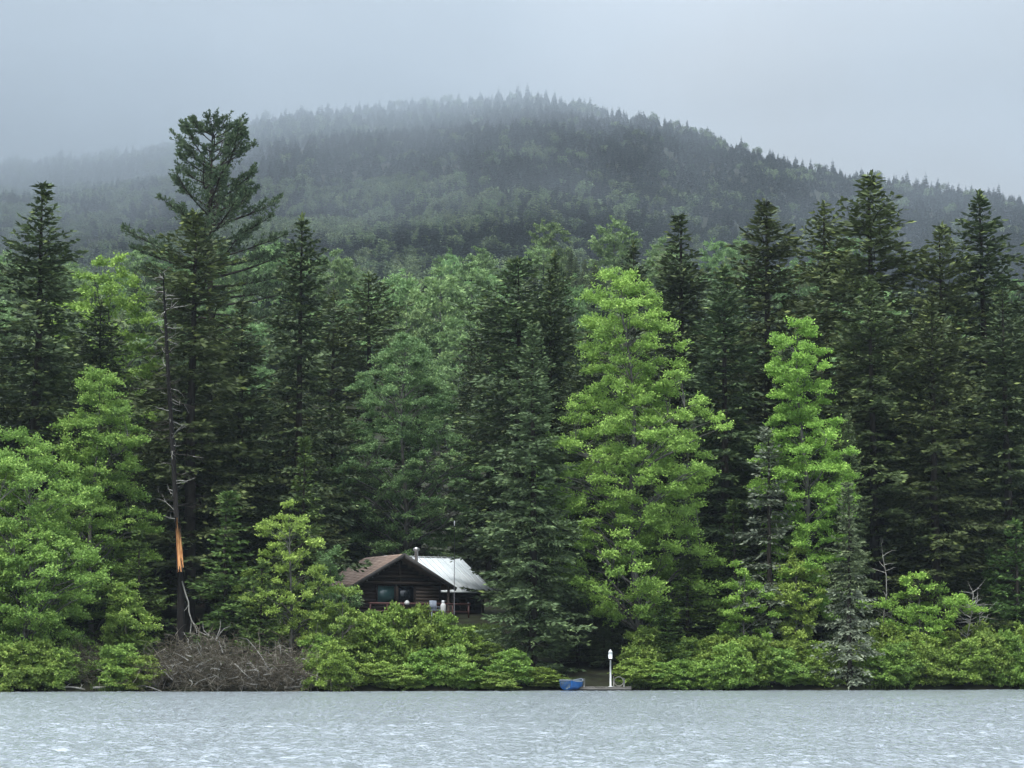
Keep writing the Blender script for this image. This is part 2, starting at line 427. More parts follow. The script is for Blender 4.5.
def spruce_meshes(name, seed, H, Rr, base=0.10, lush=1.0, leafm='spruce', barkm='bark', power=0.85, droop=0.25, ragged=0.35, blade=0.29, gap=0.12, blunt=0.0, dens=1.0, dead=None, lowthin=0.25):
    rng = np.random.default_rng(seed)
    tr, cr, dd = Geo(), Geo(), Geo()
    zs = np.linspace(0, H, 14)
    wob = np.cumsum(rng.normal(0, 0.02, (14, 2)), 0)
    rad = (0.011 * H + 0.04) * (1 - zs / H) ** 0.8 + 0.012
    tr.tube(np.column_stack([wob, zs]), rad, 7)
    cb = base * H
    z = cb
    ph = rng.uniform(0, 6.28, 8)
    while z < H * 0.99:
        t = (z - cb) / (H - cb)
        prof = (1 - t) ** power
        if blunt: prof = min(prof, 1) if t < 1 - blunt else prof + 0.25 * (t - 1 + blunt) / blunt * (1 - t) / blunt
        prof *= 0.72 + 0.28 * min(1, t / 0.12)
        if t > 0.88 and not blunt and power < 0.75: prof *= ((1 - t) / 0.12) ** 0.5
        nb = int(rng.integers(5, 8))
        a0 = rng.uniform(0, 6.28)
        thin = lowthin * max(0, 1 - t / 0.3)
        for k in range(nb):
            if rng.random() < gap + thin: continue
            az = a0 + k * 6.283 / nb + rng.normal(0, 0.25)
            lob = 1 + ragged * 0.5 * (math.sin(2 * az + ph[0] + 0.55 * z) + math.sin(3 * az + ph[1] - 0.8 * z) * 0.7 + 0.6 * math.sin(1.3 * z + ph[2]))
            L = max(0.22, Rr * prof * lob * rng.choice([rng.uniform(0.5, 0.8), rng.uniform(0.8, 1.05), rng.uniform(0.95, 1.3)], p=[.3, .5, .2]))
            a1 = (0.55 * smooth(0.55, 1.0, t) - droop * (1 - smooth(0.2, 0.8, t)) + rng.normal(0, 0.07))
            a2 = 0.02 + 0.20 * (1 - t) * rng.uniform(0.4, 1.2)
            d = np.array([math.cos(az), math.sin(az), 0]); sd_ = np.array([-math.sin(az), math.cos(az), 0])
            u = np.linspace(0, 1, 5)
            curve = lambda u: np.array([0, 0, z]) + d * (L * np.asarray(u))[:, None] + sd_ * (0.08 * L * np.sin(3 * np.asarray(u) + k))[:, None] + UP * (L * (a1 * np.asarray(u) + a2 * np.asarray(u) ** 2.2))[:, None]
            pts = curve(u)
            tr.tube(pts, 0.008 + 0.013 * L * (1 - u) ** 1.2 * 0.9, 3, cap=False)
            isdead = dead is not None and t < dead * rng.uniform(0.6, 1.2)
            G = dd if isdead else cr
            step = 0.16 / dens
            n = max(3, int(L * 0.9 / step))
            uu = np.linspace(0.10 + 0.16 * (1 - t) * rng.random(), 1.0, n)
            uu = np.clip(np.concatenate([uu, uu]) + rng.normal(0, 0.2 / n, 2 * n), 0.05, 1)
            side = np.concatenate([np.ones(n), -np.ones(n)])
            base_p = curve(uu)
            tl = np.clip((0.20 + 0.42 * L * (1 - uu) ** 0.7 * np.minimum(1, uu * 3.5)) * rng.uniform(0.6, 1.15, 2 * n), 0.12, 1.15) * lush
            dirv = unit(d * (a1 * 0 + 1) + UP * (a1 + 2.2 * a2 * uu[:, None] ** 1.2))
            tw = unit(dirv * 0.62 + sd_ * side[:, None] * rng.uniform(0.45, 0.95, (2 * n, 1)) + rng.normal(0, 0.13, (2 * n, 3)) - UP * 0.10)
            ns = np.maximum(1, np.ceil(tl / (blade * 0.85))).astype(int)
            idx = np.repeat(np.arange(2 * n), ns)
            kk = np.concatenate([np.arange(q) for q in ns])
            f = kk / ns[idx]
            P = base_p[idx] + tw[idx] * (tl[idx] * f)[:, None] - UP * (0.16 * tl[idx] * f ** 2)[:, None] + rng.normal(0, 0.02, (len(idx), 3))
            A = unit(tw[idx] + rng.normal(0, 0.22, (len(idx), 3)))
            nrm = unit(UP + rng.normal(0, 0.85, (len(idx), 3)))
            S = unit(np.cross(A, nrm))
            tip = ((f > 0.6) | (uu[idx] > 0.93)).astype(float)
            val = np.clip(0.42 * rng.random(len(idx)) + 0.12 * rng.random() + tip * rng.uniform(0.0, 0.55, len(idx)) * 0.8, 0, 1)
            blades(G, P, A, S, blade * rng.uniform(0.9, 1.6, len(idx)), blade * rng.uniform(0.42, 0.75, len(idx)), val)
        z += (0.24 + 0.016 * H * (1 - 0.75 * t)) * rng.uniform(0.6, 1.4) / dens
    # leader shoot
    m_ = 26
    A = unit(rng.normal(0, 0.5, (m_, 3)) + UP * 1.1)
    P = np.column_stack([rng.normal(0, 0.03, (m_, 2)), H * 0.96 + rng.random(m_) * 0.05 * H * 0.7])
    blades(cr, P, A, unit(np.cross(A, rng.normal(0, 1, (m_, 3)))), np.full(m_, blade * 1.2), np.full(m_, blade * 0.5), rng.random(m_))
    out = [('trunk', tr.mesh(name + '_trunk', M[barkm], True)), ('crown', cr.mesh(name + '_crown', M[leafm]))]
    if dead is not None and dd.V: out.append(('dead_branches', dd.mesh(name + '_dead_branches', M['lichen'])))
    return out

def envelope(zf, pts):
    a = np.array(pts); return np.interp(zf, a[:, 0], a[:, 1])
def broadleaf_meshes(name, seed, H, env, nclump, per=150, cr_=0.8, leaf=0.19, leafm='maple', barkm='bark_grey', stems=1, lobes=0.28, updir=0.5, z0=0.12, flat=0.75, lean=(0, 0), trunk_r=None, names=('trunk', 'crown'), twist=0):
    rng = np.random.default_rng(seed)
    tr, lf = Geo(), Geo()
    ph = rng.uniform(0, 6.28, 10)
    zz = np.linspace(z0, 0.97, 200); w = envelope(zz, env) + 0.15; cdf = np.cumsum(w) / w.sum()
    C = []
    for i in range(nclump):
        best, bd = None, -1
        for _ in range(5):
            zf = np.interp(rng.random(), cdf, zz); az = rng.uniform(0, 6.283)
            lob = 1 + lobes * (math.sin(2 * az + ph[0] + 5 * zf) * 0.6 + math.sin(3 * az + ph[1] - 9 * zf) * 0.5 + 0.55 * math.sin(17 * zf + ph[2]))
            rr = max(0.05, envelope(zf, env) * lob - cr_ * 0.45) * rng.random() ** 0.42
            c = np.array([rr * math.cos(az), rr * math.sin(az), zf * H])
            dist = min([np.linalg.norm((c - q) * (1, 1, 1.25)) for q in C[-80:]] or [9])
            if dist > bd: best, bd = c, dist
        C.append(best)
    C = np.array(C)
    sway = lambda z: np.array([lean[0] * (z / H) ** 1.5 + 0.012 * H * math.sin(z * 0.35 + ph[4]) * min(1, z / H * 3), lean[1] * (z / H) ** 1.5 + 0.010 * H * math.sin(z * 0.3 + ph[5]) * min(1, z / H * 3), z])
    axis0 = np.array([sway(z) for z in C[:, 2]]); C[:, :2] += axis0[:, :2]
    tr_r = trunk_r or (0.010 * H + 0.03)
    nodes = []
    for s_ in range(stems):
        th = rng.uniform(0, 6.28); spr = 0 if stems == 1 else rng.uniform(0.10, 0.5) * max(e[1] for e in env)
        zt = np.linspace(0, H * (0.93 if stems == 1 else rng.uniform(0.6, 0.9)), 12)
        P = np.array([sway(z) for z in zt]); P[:, 0] += math.cos(th) * spr * (zt / H) ** 0.8 * 1.3; P[:, 1] += math.sin(th) * spr * (zt / H) ** 0.8 * 1.3
        tr.tube(P, tr_r / math.sqrt(stems) * (1 - zt / zt[-1] * 0.93), 7)
        nodes += [p for p in np.concatenate([P[:-1] * (1 - f) + P[1:] * f for f in (0, .33, .66)])]
    nodes = np.array([p for p in nodes if p[2] > 0.04 * H])
    order = np.argsort(-np.linalg.norm(C[:, :2] - axis0[:, :2], axis=1))
    main = set(order[:max(4, nclump // 9)])
    lim = []
    for i in list(main) + [j for j in range(nclump) if j not in main]:
        c = C[i]; pool = nodes if i in main else np.concatenate([nodes] + lim)
        dv = c - pool; hd = np.linalg.norm(dv[:, :2], axis=1)
        cost = np.linalg.norm(dv, axis=1) + 3.0 * np.maximum(0, 0.55 * hd - dv[:, 2])
        p = pool[np.argmin(cost)]
        L = np.linalg.norm(c - p)
        u = np.linspace(0, 1, 5)[:, None]
        q = p * (1 - u) + c * u + UP * (0.10 * L * np.sin(u * 3.14)) + rng.normal(0, 0.03 * L, (5, 3)) * np.sin(u * 3.14)
        r0 = min(tr_r * 0.42, 0.012 + 0.012 * L) if i in main else min(tr_r * 0.25, 0.008 + 0.008 * L)
        tr.tube(q, r0 * (1 - 0.8 * u[:, 0]), 4, cap=False)
        if i in main: lim.append(q[1:])
    ax_mid = np.array([sway(z) for z in C[:, 2]])
    for i, c in enumerate(C):
        o = c - ax_mid[i]; o[2] = 0; o = o / (np.linalg.norm(o) + 0.3)
        ns = max(4, int(per / 17)); big = rng.uniform(0.75, 1.25); cv = rng.uniform(0.0, 0.30)
        dirs = unit(rng.normal(0, 1, (ns, 3)) * (1, 1, flat * 0.5) + o * 0.75 + UP * updir)
        ln = cr_ * big * rng.uniform(0.55, 1.15, ns)
        nl = int((2.3 if leaf < 0.2 and H > 4 else 1.9) * per / ns)
        idx = np.repeat(np.arange(ns), nl); n = len(idx)
        f = rng.random(n) ** 0.75
        P = c + dirs[idx] * (ln[idx] * f)[:, None] + rng.normal(0, 0.14 * cr_ + 0.02, (n, 3)) * (1, 1, 0.5) - UP * (0.16 * ln[idx] * f ** 2)[:, None]
        A = unit(dirs[idx] * 0.7 + rng.normal(0, 0.6, (n, 3)) - UP * 0.15)
        nrm = unit(UP * 0.85 + o * 0.35 + rng.normal(0, 0.50, (n, 3)))
        S = unit(np.cross(A, nrm))
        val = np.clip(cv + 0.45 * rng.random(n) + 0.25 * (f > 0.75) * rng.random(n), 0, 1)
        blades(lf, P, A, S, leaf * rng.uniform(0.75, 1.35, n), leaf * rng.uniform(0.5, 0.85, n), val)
    return [(names[0], tr.mesh(name + '_' + names[0], M[barkm], True)), (names[1], lf.mesh(name + '_' + names[1], M[leafm]))]

def put(name, meshes, loc, label, cat, group=None, rz=0.0, scale=(1, 1, 1), tilt=(0, 0)):
    o = empty(name, tuple(loc), rz, scale, tilt)
    tag(o, label, cat, group)
    for n, me in meshes: link(n, me, o)
    return o

# ------------------------------------------------------------------ spruces: a few grown kinds, each set at its own size
def kind(n, **kw):
    return dict(m=spruce_meshes(n, **kw), H=kw['H'], R=kw['Rr'])
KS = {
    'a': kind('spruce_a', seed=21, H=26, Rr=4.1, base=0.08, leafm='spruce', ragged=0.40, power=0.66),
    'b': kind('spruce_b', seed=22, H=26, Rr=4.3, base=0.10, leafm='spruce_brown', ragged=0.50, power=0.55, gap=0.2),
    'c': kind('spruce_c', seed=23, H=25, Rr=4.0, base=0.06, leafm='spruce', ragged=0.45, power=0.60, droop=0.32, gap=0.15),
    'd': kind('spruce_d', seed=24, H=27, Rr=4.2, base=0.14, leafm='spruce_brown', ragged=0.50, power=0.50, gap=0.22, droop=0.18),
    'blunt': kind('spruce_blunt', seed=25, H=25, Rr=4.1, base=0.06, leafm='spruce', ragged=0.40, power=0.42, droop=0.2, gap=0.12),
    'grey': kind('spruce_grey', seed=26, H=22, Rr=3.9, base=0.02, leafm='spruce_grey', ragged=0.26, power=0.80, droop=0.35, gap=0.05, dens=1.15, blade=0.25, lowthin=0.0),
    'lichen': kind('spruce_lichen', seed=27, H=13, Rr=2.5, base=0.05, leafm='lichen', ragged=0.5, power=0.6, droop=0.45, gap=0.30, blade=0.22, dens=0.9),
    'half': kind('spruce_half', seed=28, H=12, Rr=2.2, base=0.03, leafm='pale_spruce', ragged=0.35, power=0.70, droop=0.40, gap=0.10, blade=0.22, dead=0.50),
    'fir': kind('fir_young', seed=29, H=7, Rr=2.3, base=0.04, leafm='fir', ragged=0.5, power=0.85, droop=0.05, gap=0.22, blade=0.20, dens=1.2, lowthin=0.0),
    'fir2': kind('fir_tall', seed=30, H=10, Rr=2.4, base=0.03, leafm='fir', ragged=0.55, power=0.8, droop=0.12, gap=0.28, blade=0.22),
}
def conifer(k, px, top, off, width, label, rz=0.0, group=None, name='spruce_tree', cat='spruce', tilt=(0, 0)):
    b, H, Rr = size_of(px, top, off, width)
    K = KS[k]
    return put(name, K['m'], b - np.array([0, 0, 0.05]), label, cat, group, rz, (Rr / K['R'], Rr / K['R'], H / K['H']), tilt)
G1 = 'tall spruces of the front rank'
SPR = [
    ('a', 30, 182, 17, 145, 'tall dark spruce with a narrow pointed top at the far left of the forest', 0.3),
    ('c', -45, 215, 16, 140, 'dark spruce cut off by the left edge of the photo', 1.3),
    ('b', 186, 208, 16, 150, 'dark spruce directly in front of the great spreading pine', 2.0),
    ('c', 297, 213, 18, 108, 'slim spruce with an open pointed top, first to the right of the pine', 4.1),
    ('d', 366, 272, 58, 105, 'brownish spruce behind the round cool green tree', 0.8),
    ('d', 330, 290, 54, 90, 'lower brownish spruce between the slim open spruce and the cabin tree', 2.8),
    ('blunt', 517, 257, 22, 132, 'broad dark spruce with a blunt bushy top, behind the grey green cone shaped spruce', 0.0),
    ('c', 556, 250, 24, 90, 'thin spruce tip rising just right of the blunt topped spruce', 3.3),
    ('a', 683, 214, 22, 135, 'dark spruce standing up behind the right shoulder of the big bright maple', 5.0),
    ('c', 636, 240, 30, 80, 'small dark spruce tip behind the top of the big bright maple', 1.0),
    ('b', 771, 198, 18, 150, 'pointed dark spruce right behind the narrow lime green tree', 0.5),
    ('c', 728, 262, 13, 118, 'lower dark spruce between the big maple and the narrow lime green tree', 2.5),
    ('b', 881, 171, 21, 165, 'tallest dark spruce on the right with long upswept side limbs', 3.7),
    ('d', 832, 200, 27, 120, 'ragged spruce with a broken looking top close left of the tallest right spruce', 1.9),
    ('c', 992, 190, 19, 140, 'dark spruce with a thin spiky top near the right edge', 0.2),
    ('b', 952, 222, 18, 120, 'olive spruce with a fuller top between the tallest and the spiky right spruces', 4.4),
    ('d', 1062, 208, 20, 140, 'dark spruce leaning in at the right edge of the photo', 2.2),
    ('d', 877, 275, 11, 120, 'brownish olive spruce in front of and below the tallest right spruce', 5.5),
    ('b', 938, 300, 9, 118, 'drooping brown tinged spruce low in the dark right hand wood', 1.2),
    ('a', 1012, 290, 10, 120, 'dense dark spruce above the young fir at the right edge', 3.0),
    ('c', 92, 300, 20, 110, 'dark spruce in the gap between the left spruce and the dead snag', 0.9),
    ('a', 236, 300, 22, 110, 'dark spruce in the shade right below the pine', 5.8),
    ('a', 592, 330, 17, 90, 'dark spruce in the gap between the grey green spruce and the maple', 2.9),
    ('c', 800, 330, 15, 120, 'dark spruce filling the shade behind the narrow lime green tree', 4.9),
    ('blunt', 488, 300, 44, 70, 'lower dark spruce against the left flank of the blunt topped spruce', 2.0),
    ('a', 552, 268, 20, 84, 'dark spruce filling the gap between the blunt topped spruce and the big maple', 1.1),
    ('c', 470, 350, 52, 70, 'dark spruce behind the white metal roof', 0.4),
    ('a', 415, 350, 50, 110, 'dark spruce hidden deep behind the cabin tree', 3.9),
]
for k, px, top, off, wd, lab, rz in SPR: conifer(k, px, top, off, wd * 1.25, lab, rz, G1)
conifer('grey', 533, 322, 4.5, 136, 'grey green cone shaped spruce reaching down to the bank right of the cabin', 0.7)
conifer('lichen', 770, 425, 6.5, 92, 'grey lichen covered half dead spruce left of the narrow lime green tree', 0.7, name='spruce_tree')
conifer('half', 850, 482, 0.9, 66, 'small spruce at the shore with pale dead lower branches', 0.0)
conifer('grey', 853, 412, 8.5, 70, 'thin spruce behind the small spruce with pale dead lower branches', 2.1)
FIR = [
    ('fir2', 302, 438, 11, 84, 'slender young fir with a spiky leader below the slim open spruce', 0.5),
    ('fir2', 226, 492, 7.5, 100, 'young fir right of the dead snag', 2.2),
    ('fir2', 136, 530, 7.5, 84, 'young fir left of the dead snag with long flat boughs', 4.0),
    ('fir', 1018, 520, 5, 92, 'bright young fir at the right edge of the photo', 1.0),
    ('fir', 992, 548, 8, 46, 'tiny dark fir left of the bright edge fir', 3.0),
    ('fir', 262, 560, 5, 70, 'low young fir left of the pale leaved sapling', 5.0),
    ('fir2', 690, 560, 6, 96, 'young fir under the right side of the big bright maple', 0.9),
    ('fir', 665, 600, 4, 70, 'bushy green young fir beside the dark path opening', 2.9),
    ('fir2', 735, 500, 9, 80, 'young fir in shade between the maple and the lichen grey spruce', 3.5),
    ('fir', 60, 565, 9, 90, 'young fir in shade behind the bright tree at the left edge', 1.6),
]
for k, px, top, off, wd, lab, rz in FIR: conifer(k, px, top, off, wd, lab, rz, 'young firs under the big trees', 'young_fir', 'fir')

# ------------------------------------------------------------------ the great white pine
def pine():
    b, H, Rr = size_of(205, 118, 32, 150)
    rng = np.random.default_rng(77)
    tr, cr = Geo(), Geo()
    zs = np.linspace(0, H * 0.97, 16)
    ax = np.column_stack([0.25 * np.sin(zs * 0.16), 0.2 * np.sin(zs * 0.13 + 1), zs])
    tr.tube(ax, 0.40 * (1 - zs / H) ** 0.75 + 0.02, 9)
    def tuft(P, D, n, ln, w):
        P = np.repeat(P, n, 0); D = np.repeat(D, n, 0)
        A = unit(D * 0.9 + rng.normal(0, 0.55, P.shape))
        S = unit(np.cross(A, rng.normal(0, 1, P.shape)))
        blades(cr, P + rng.normal(0, 0.05, P.shape), A, S, ln * rng.uniform(0.7, 1.25, len(P)), w * rng.uniform(0.7, 1.2, len(P)), np.clip(0.6 * rng.random(len(P)) + 0.3 * rng.random(), 0, 1))
    for q in range(78):
        az = q * 2.399 + rng.normal(0, 0.35)
        z = H * (0.46 + 0.51 * (q / 77) ** 0.85 + rng.normal(0, 0.006)); zf = z / H
        rh = Rr * np.interp(zf, [0.46, 0.52, 0.60, 0.70, 0.80, 0.88, 0.94, 0.98], [0.75, 1.18, 1.22, 1.12, 0.92, 0.68, 0.44, 0.18]) * rng.choice([rng.uniform(0.5, 0.75), rng.uniform(0.8, 1.08)], p=[0.3, 0.7])
        el = np.interp(zf, [0.46, 0.6, 0.75, 0.9, 0.98], [0.00, 0.20, 0.48, 0.74, 0.95]) + rng.normal(0, 0.08)
        rise = max(0.05, min(rh * math.tan(el), H * 0.99 - z))
        L = math.hypot(rh, rise)
        d = np.array([math.cos(az), math.sin(az), 0]); sdv = np.array([-math.sin(az), math.cos(az), 0])
        u = np.linspace(0, 1, 7)[:, None]
        o = np.array([np.interp(z, zs, ax[:, 0]), np.interp(z, zs, ax[:, 1]), z])
        curve = lambda u: o + d * (rh * u) + UP * (rise * (0.65 * u + 0.35 * u ** 2.4)) + sdv * (0.08 * L * np.sin(2.6 * u + q))
        tr.tube(curve(u), 0.02 + 0.022 * L * 0.6 * (1 - u[:, 0]), 5, cap=False)
        n = int(8 + L * 8)
        uu = rng.uniform(0.28, 1.0, n) ** 0.8
        side = rng.choice([-1, 1], n)
        sl = (0.22 + 0.38 * L * (1 - uu) * rng.random(n) + 0.30 * rng.random(n)).clip(0.2, 1.5)
        sdr = unit(d * 0.5 + sdv * side[:, None] * rng.uniform(0.3, 0.9, (n, 1)) + UP * rng.uniform(0.0, 0.9, (n, 1)))
        p0 = curve(uu[:, None]); p1 = p0 + sdr * sl[:, None]
        for a_, c_ in zip(p0, p1): tr.tube([a_, (a_ + c_) / 2 - UP * 0.03, c_], [0.016, 0.012, 0.006], 3, cap=False)
        for f, nn in ((1.0, 9), (0.65, 4)):
            tuft(p0 + (p1 - p0) * f, unit(sdr + UP * 0.5), nn, 0.24, 0.10)
        tuft(curve(np.array([[1.0]])), unit(d + UP)[None], 10, 0.26, 0.10)
    o = empty('pine_tree', tuple(b), 0.4)
    tag(o, 'great white pine with upswept spreading limbs, tallest tree in the wood', 'pine')
    tr.build('trunk', M['bark'], o, True); cr.build('crown', M['pine'], o)
pine()

# ------------------------------------------------------------------ broadleaf trees of the front rank
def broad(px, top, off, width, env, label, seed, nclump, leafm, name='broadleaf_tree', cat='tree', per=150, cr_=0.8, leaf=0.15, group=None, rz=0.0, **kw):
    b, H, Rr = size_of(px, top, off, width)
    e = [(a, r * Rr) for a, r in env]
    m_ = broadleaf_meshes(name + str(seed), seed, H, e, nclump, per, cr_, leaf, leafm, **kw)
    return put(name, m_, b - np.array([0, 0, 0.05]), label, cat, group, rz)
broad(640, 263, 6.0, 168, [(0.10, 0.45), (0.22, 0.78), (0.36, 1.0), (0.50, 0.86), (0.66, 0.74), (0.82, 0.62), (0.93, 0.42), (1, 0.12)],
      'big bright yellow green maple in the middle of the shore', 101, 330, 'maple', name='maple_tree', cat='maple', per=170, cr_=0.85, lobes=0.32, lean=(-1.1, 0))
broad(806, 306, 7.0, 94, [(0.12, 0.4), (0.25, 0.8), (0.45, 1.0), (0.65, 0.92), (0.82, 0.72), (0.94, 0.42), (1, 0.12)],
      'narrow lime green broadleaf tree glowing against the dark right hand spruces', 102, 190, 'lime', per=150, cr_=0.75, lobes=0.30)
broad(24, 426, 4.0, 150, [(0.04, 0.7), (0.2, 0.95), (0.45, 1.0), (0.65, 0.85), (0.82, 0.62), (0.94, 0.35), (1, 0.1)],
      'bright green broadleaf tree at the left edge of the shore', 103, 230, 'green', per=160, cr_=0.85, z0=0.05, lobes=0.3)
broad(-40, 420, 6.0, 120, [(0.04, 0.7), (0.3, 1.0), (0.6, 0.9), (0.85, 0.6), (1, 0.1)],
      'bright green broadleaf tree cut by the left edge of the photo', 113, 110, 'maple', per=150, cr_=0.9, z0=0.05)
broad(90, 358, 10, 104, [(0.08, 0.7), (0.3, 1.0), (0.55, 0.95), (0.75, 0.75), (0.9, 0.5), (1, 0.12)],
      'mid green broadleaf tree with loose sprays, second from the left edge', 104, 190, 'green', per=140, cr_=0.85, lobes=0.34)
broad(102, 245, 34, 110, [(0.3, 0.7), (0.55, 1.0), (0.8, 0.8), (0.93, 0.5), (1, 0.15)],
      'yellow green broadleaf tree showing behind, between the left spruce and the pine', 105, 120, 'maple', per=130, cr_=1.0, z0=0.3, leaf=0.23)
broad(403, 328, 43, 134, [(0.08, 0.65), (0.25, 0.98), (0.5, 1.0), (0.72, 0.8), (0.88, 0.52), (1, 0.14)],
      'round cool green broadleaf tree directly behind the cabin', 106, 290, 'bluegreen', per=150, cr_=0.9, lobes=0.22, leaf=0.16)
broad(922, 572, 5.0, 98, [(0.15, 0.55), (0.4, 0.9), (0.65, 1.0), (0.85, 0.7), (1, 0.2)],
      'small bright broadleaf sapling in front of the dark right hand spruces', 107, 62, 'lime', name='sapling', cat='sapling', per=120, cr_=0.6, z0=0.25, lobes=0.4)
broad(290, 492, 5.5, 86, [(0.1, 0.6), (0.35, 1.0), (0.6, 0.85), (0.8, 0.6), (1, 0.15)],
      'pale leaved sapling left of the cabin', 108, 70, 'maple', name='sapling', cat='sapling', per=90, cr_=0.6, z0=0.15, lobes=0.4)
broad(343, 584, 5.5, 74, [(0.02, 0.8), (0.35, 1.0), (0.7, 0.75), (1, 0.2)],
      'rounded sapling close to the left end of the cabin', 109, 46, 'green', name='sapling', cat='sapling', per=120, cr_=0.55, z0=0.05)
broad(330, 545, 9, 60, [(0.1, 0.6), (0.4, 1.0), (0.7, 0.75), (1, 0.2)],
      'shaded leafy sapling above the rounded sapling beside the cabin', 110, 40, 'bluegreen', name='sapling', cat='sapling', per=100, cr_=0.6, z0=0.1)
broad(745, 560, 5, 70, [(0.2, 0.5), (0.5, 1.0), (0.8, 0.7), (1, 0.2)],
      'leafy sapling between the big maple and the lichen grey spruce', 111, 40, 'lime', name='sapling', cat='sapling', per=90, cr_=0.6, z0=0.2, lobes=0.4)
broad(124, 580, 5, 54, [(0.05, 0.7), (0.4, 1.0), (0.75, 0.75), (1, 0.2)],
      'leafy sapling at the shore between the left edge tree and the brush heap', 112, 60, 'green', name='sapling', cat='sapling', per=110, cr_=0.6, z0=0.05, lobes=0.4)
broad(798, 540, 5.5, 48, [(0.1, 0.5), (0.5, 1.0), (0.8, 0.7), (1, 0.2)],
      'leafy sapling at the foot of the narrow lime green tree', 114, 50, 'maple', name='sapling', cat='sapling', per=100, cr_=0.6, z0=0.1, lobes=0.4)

# ------------------------------------------------------------------ the wood behind (many alike)
rb = np.random.default_rng(301)
def occupied(px, off): return 350 < px < 505 and off < 50
n = 0
while n < 120:
    px = rb.uniform(-130, 1160); off = rb.uniform(24, 105)
    if occupied(px, off): continue
    if 335 < px < 490 and rb.random() < 0.6: continue
    b = place(px, off)
    k = rb.choice(['a', 'b', 'c', 'd', 'blunt'])
    K = KS[k]; H = rb.uniform(15, 21); 
    low = 240 < px < 500
    if low: H *= 0.55
    s = rb.uniform(0.62, 0.85)
    lab = 'dark spruce crowded in the middle of the wood' if not low else 'lower dark spruce in the wood beyond the cabin'
    put('spruce_tree', K['m'], b, lab, 'spruce', 'spruces of the crowded wood' if not low else 'lower spruces beyond the cabin', rb.uniform(0, 6.28), (s, s, H / K['H']))
    n += 1
for q in range(70):
    px = rb.uniform(640, 1110) if q < 42 else rb.uniform(-60, 345); off = rb.uniform(22, 62)
    b = place(px, off); K = KS[['a', 'b', 'c', 'd'][q % 4]]; H = rb.uniform(17, 24) if px > 600 else rb.uniform(14, 19); s = rb.uniform(0.9, 1.15)
    put('spruce_tree', K['m'], b, 'dark spruce packed close behind the front rank' if px > 600 else 'dark spruce packed close behind the left hand trees', 'spruce', 'spruces packed behind the front rank' if px > 600 else 'spruces packed behind the left hand trees', rb.uniform(0, 6.28), (s, s, H / K['H']))
for q, (px, off, H) in enumerate([(575, 12, 11), (598, 17, 12), (618, 14, 10), (606, 23, 14), (585, 25, 15), (630, 22, 14), (648, 13, 10), (560, 19, 13), (668, 17, 13), (710, 15, 12), (545, 14, 10), (578, 7, 4.2), (596, 8.5, 5), (613, 7.5, 4), (626, 9, 5), (604, 6, 2.6)]):  # spruces added so that dark foliage fills the empty path opening
    b = place(px, off); K = KS['c' if q % 2 else 'a']
    put('spruce_tree', K['m'], b, 'added young spruce that darkens the path opening', 'spruce', 'added spruces that darken the path opening', q * 1.7, (min(0.75, 0.2 + H * 0.055), min(0.75, 0.2 + H * 0.055), H / K['H']))
MIDB = []
for q in range(3):
    MIDB.append(broadleaf_meshes('mid_tree_%d' % q, 400 + q, 15, [(0.1, 2.2), (0.3, 3.6), (0.55, 4.0), (0.75, 3.1), (0.9, 1.9), (1, 0.5)], 90, 80, 1.25, 0.34, 'mid_leaf', lobes=0.3))
n = 0
while n < 190:
    px = rb.uniform(-150, 1180); off = rb.uniform(150, 400)
    b = place(px, off)
    s = rb.uniform(0.85, 1.35)
    conif = rb.random() < (0.12 if px < 520 else 0.5)
    if conif:
        K = KS[rb.choice(['a', 'b', 'c', 'd'])]; H = rb.uniform(13, 18)
        put('spruce_tree', K['m'], b, 'dark spruce among the pale trees on the lower hillside', 'spruce', 'spruces on the lower hillside', rb.uniform(0, 6.28), (0.62, 0.62, H / K['H']))
    else:
        put('broadleaf_tree', MIDB[int(rb.integers(3))], b, 'pale green broadleaf tree on the lower hillside', 'tree', 'pale broadleaf trees on the lower hillside', rb.uniform(0, 6.28), (s, s, s * rb.uniform(0.9, 1.15)))
    n += 1

# ------------------------------------------------------------------ far hillside forest (one mass)
def far_conifer(seed, H, Rr, n):
    rng = np.random.default_rng(seed); g = Geo()
    zf = 1 - np.sqrt(rng.random(n)) * 0.98; zf = np.clip(zf, 0.03, 1)
    az = rng.uniform(0, 6.283, n)
    lev = np.round(zf * 11) / 11 * 0.6 + zf * 0.4
    L = Rr * (1 - lev) ** 0.85 * rng.uniform(0.6, 1.15, n) + 0.25
    d = np.column_stack([np.cos(az), np.sin(az), 0.25 - 0.55 * (1 - lev) + rng.normal(0, 0.1, n)])
    P = np.column_stack([np.zeros((n, 2)), lev * H + 0.02 * H])
    S = np.column_stack([-np.sin(az), np.cos(az), rng.normal(0, 0.3, n)])
    tip = P + d * L[:, None]
    w = (0.30 * L + 0.18)[:, None]
    q = np.stack([P + d * (L * 0.15)[:, None], P + d * (L * 0.65)[:, None] + S * w, tip, P + d * (L * 0.65)[:, None] - S * w], 1)
    g.quads(q, rng.random(n))
    g.tube([(0, 0, 0), (0, 0, H * 1.0)], [0.2, 0.03], 4, val=0.2)
    return g.mesh('conifer_far', M['far_conifer'])
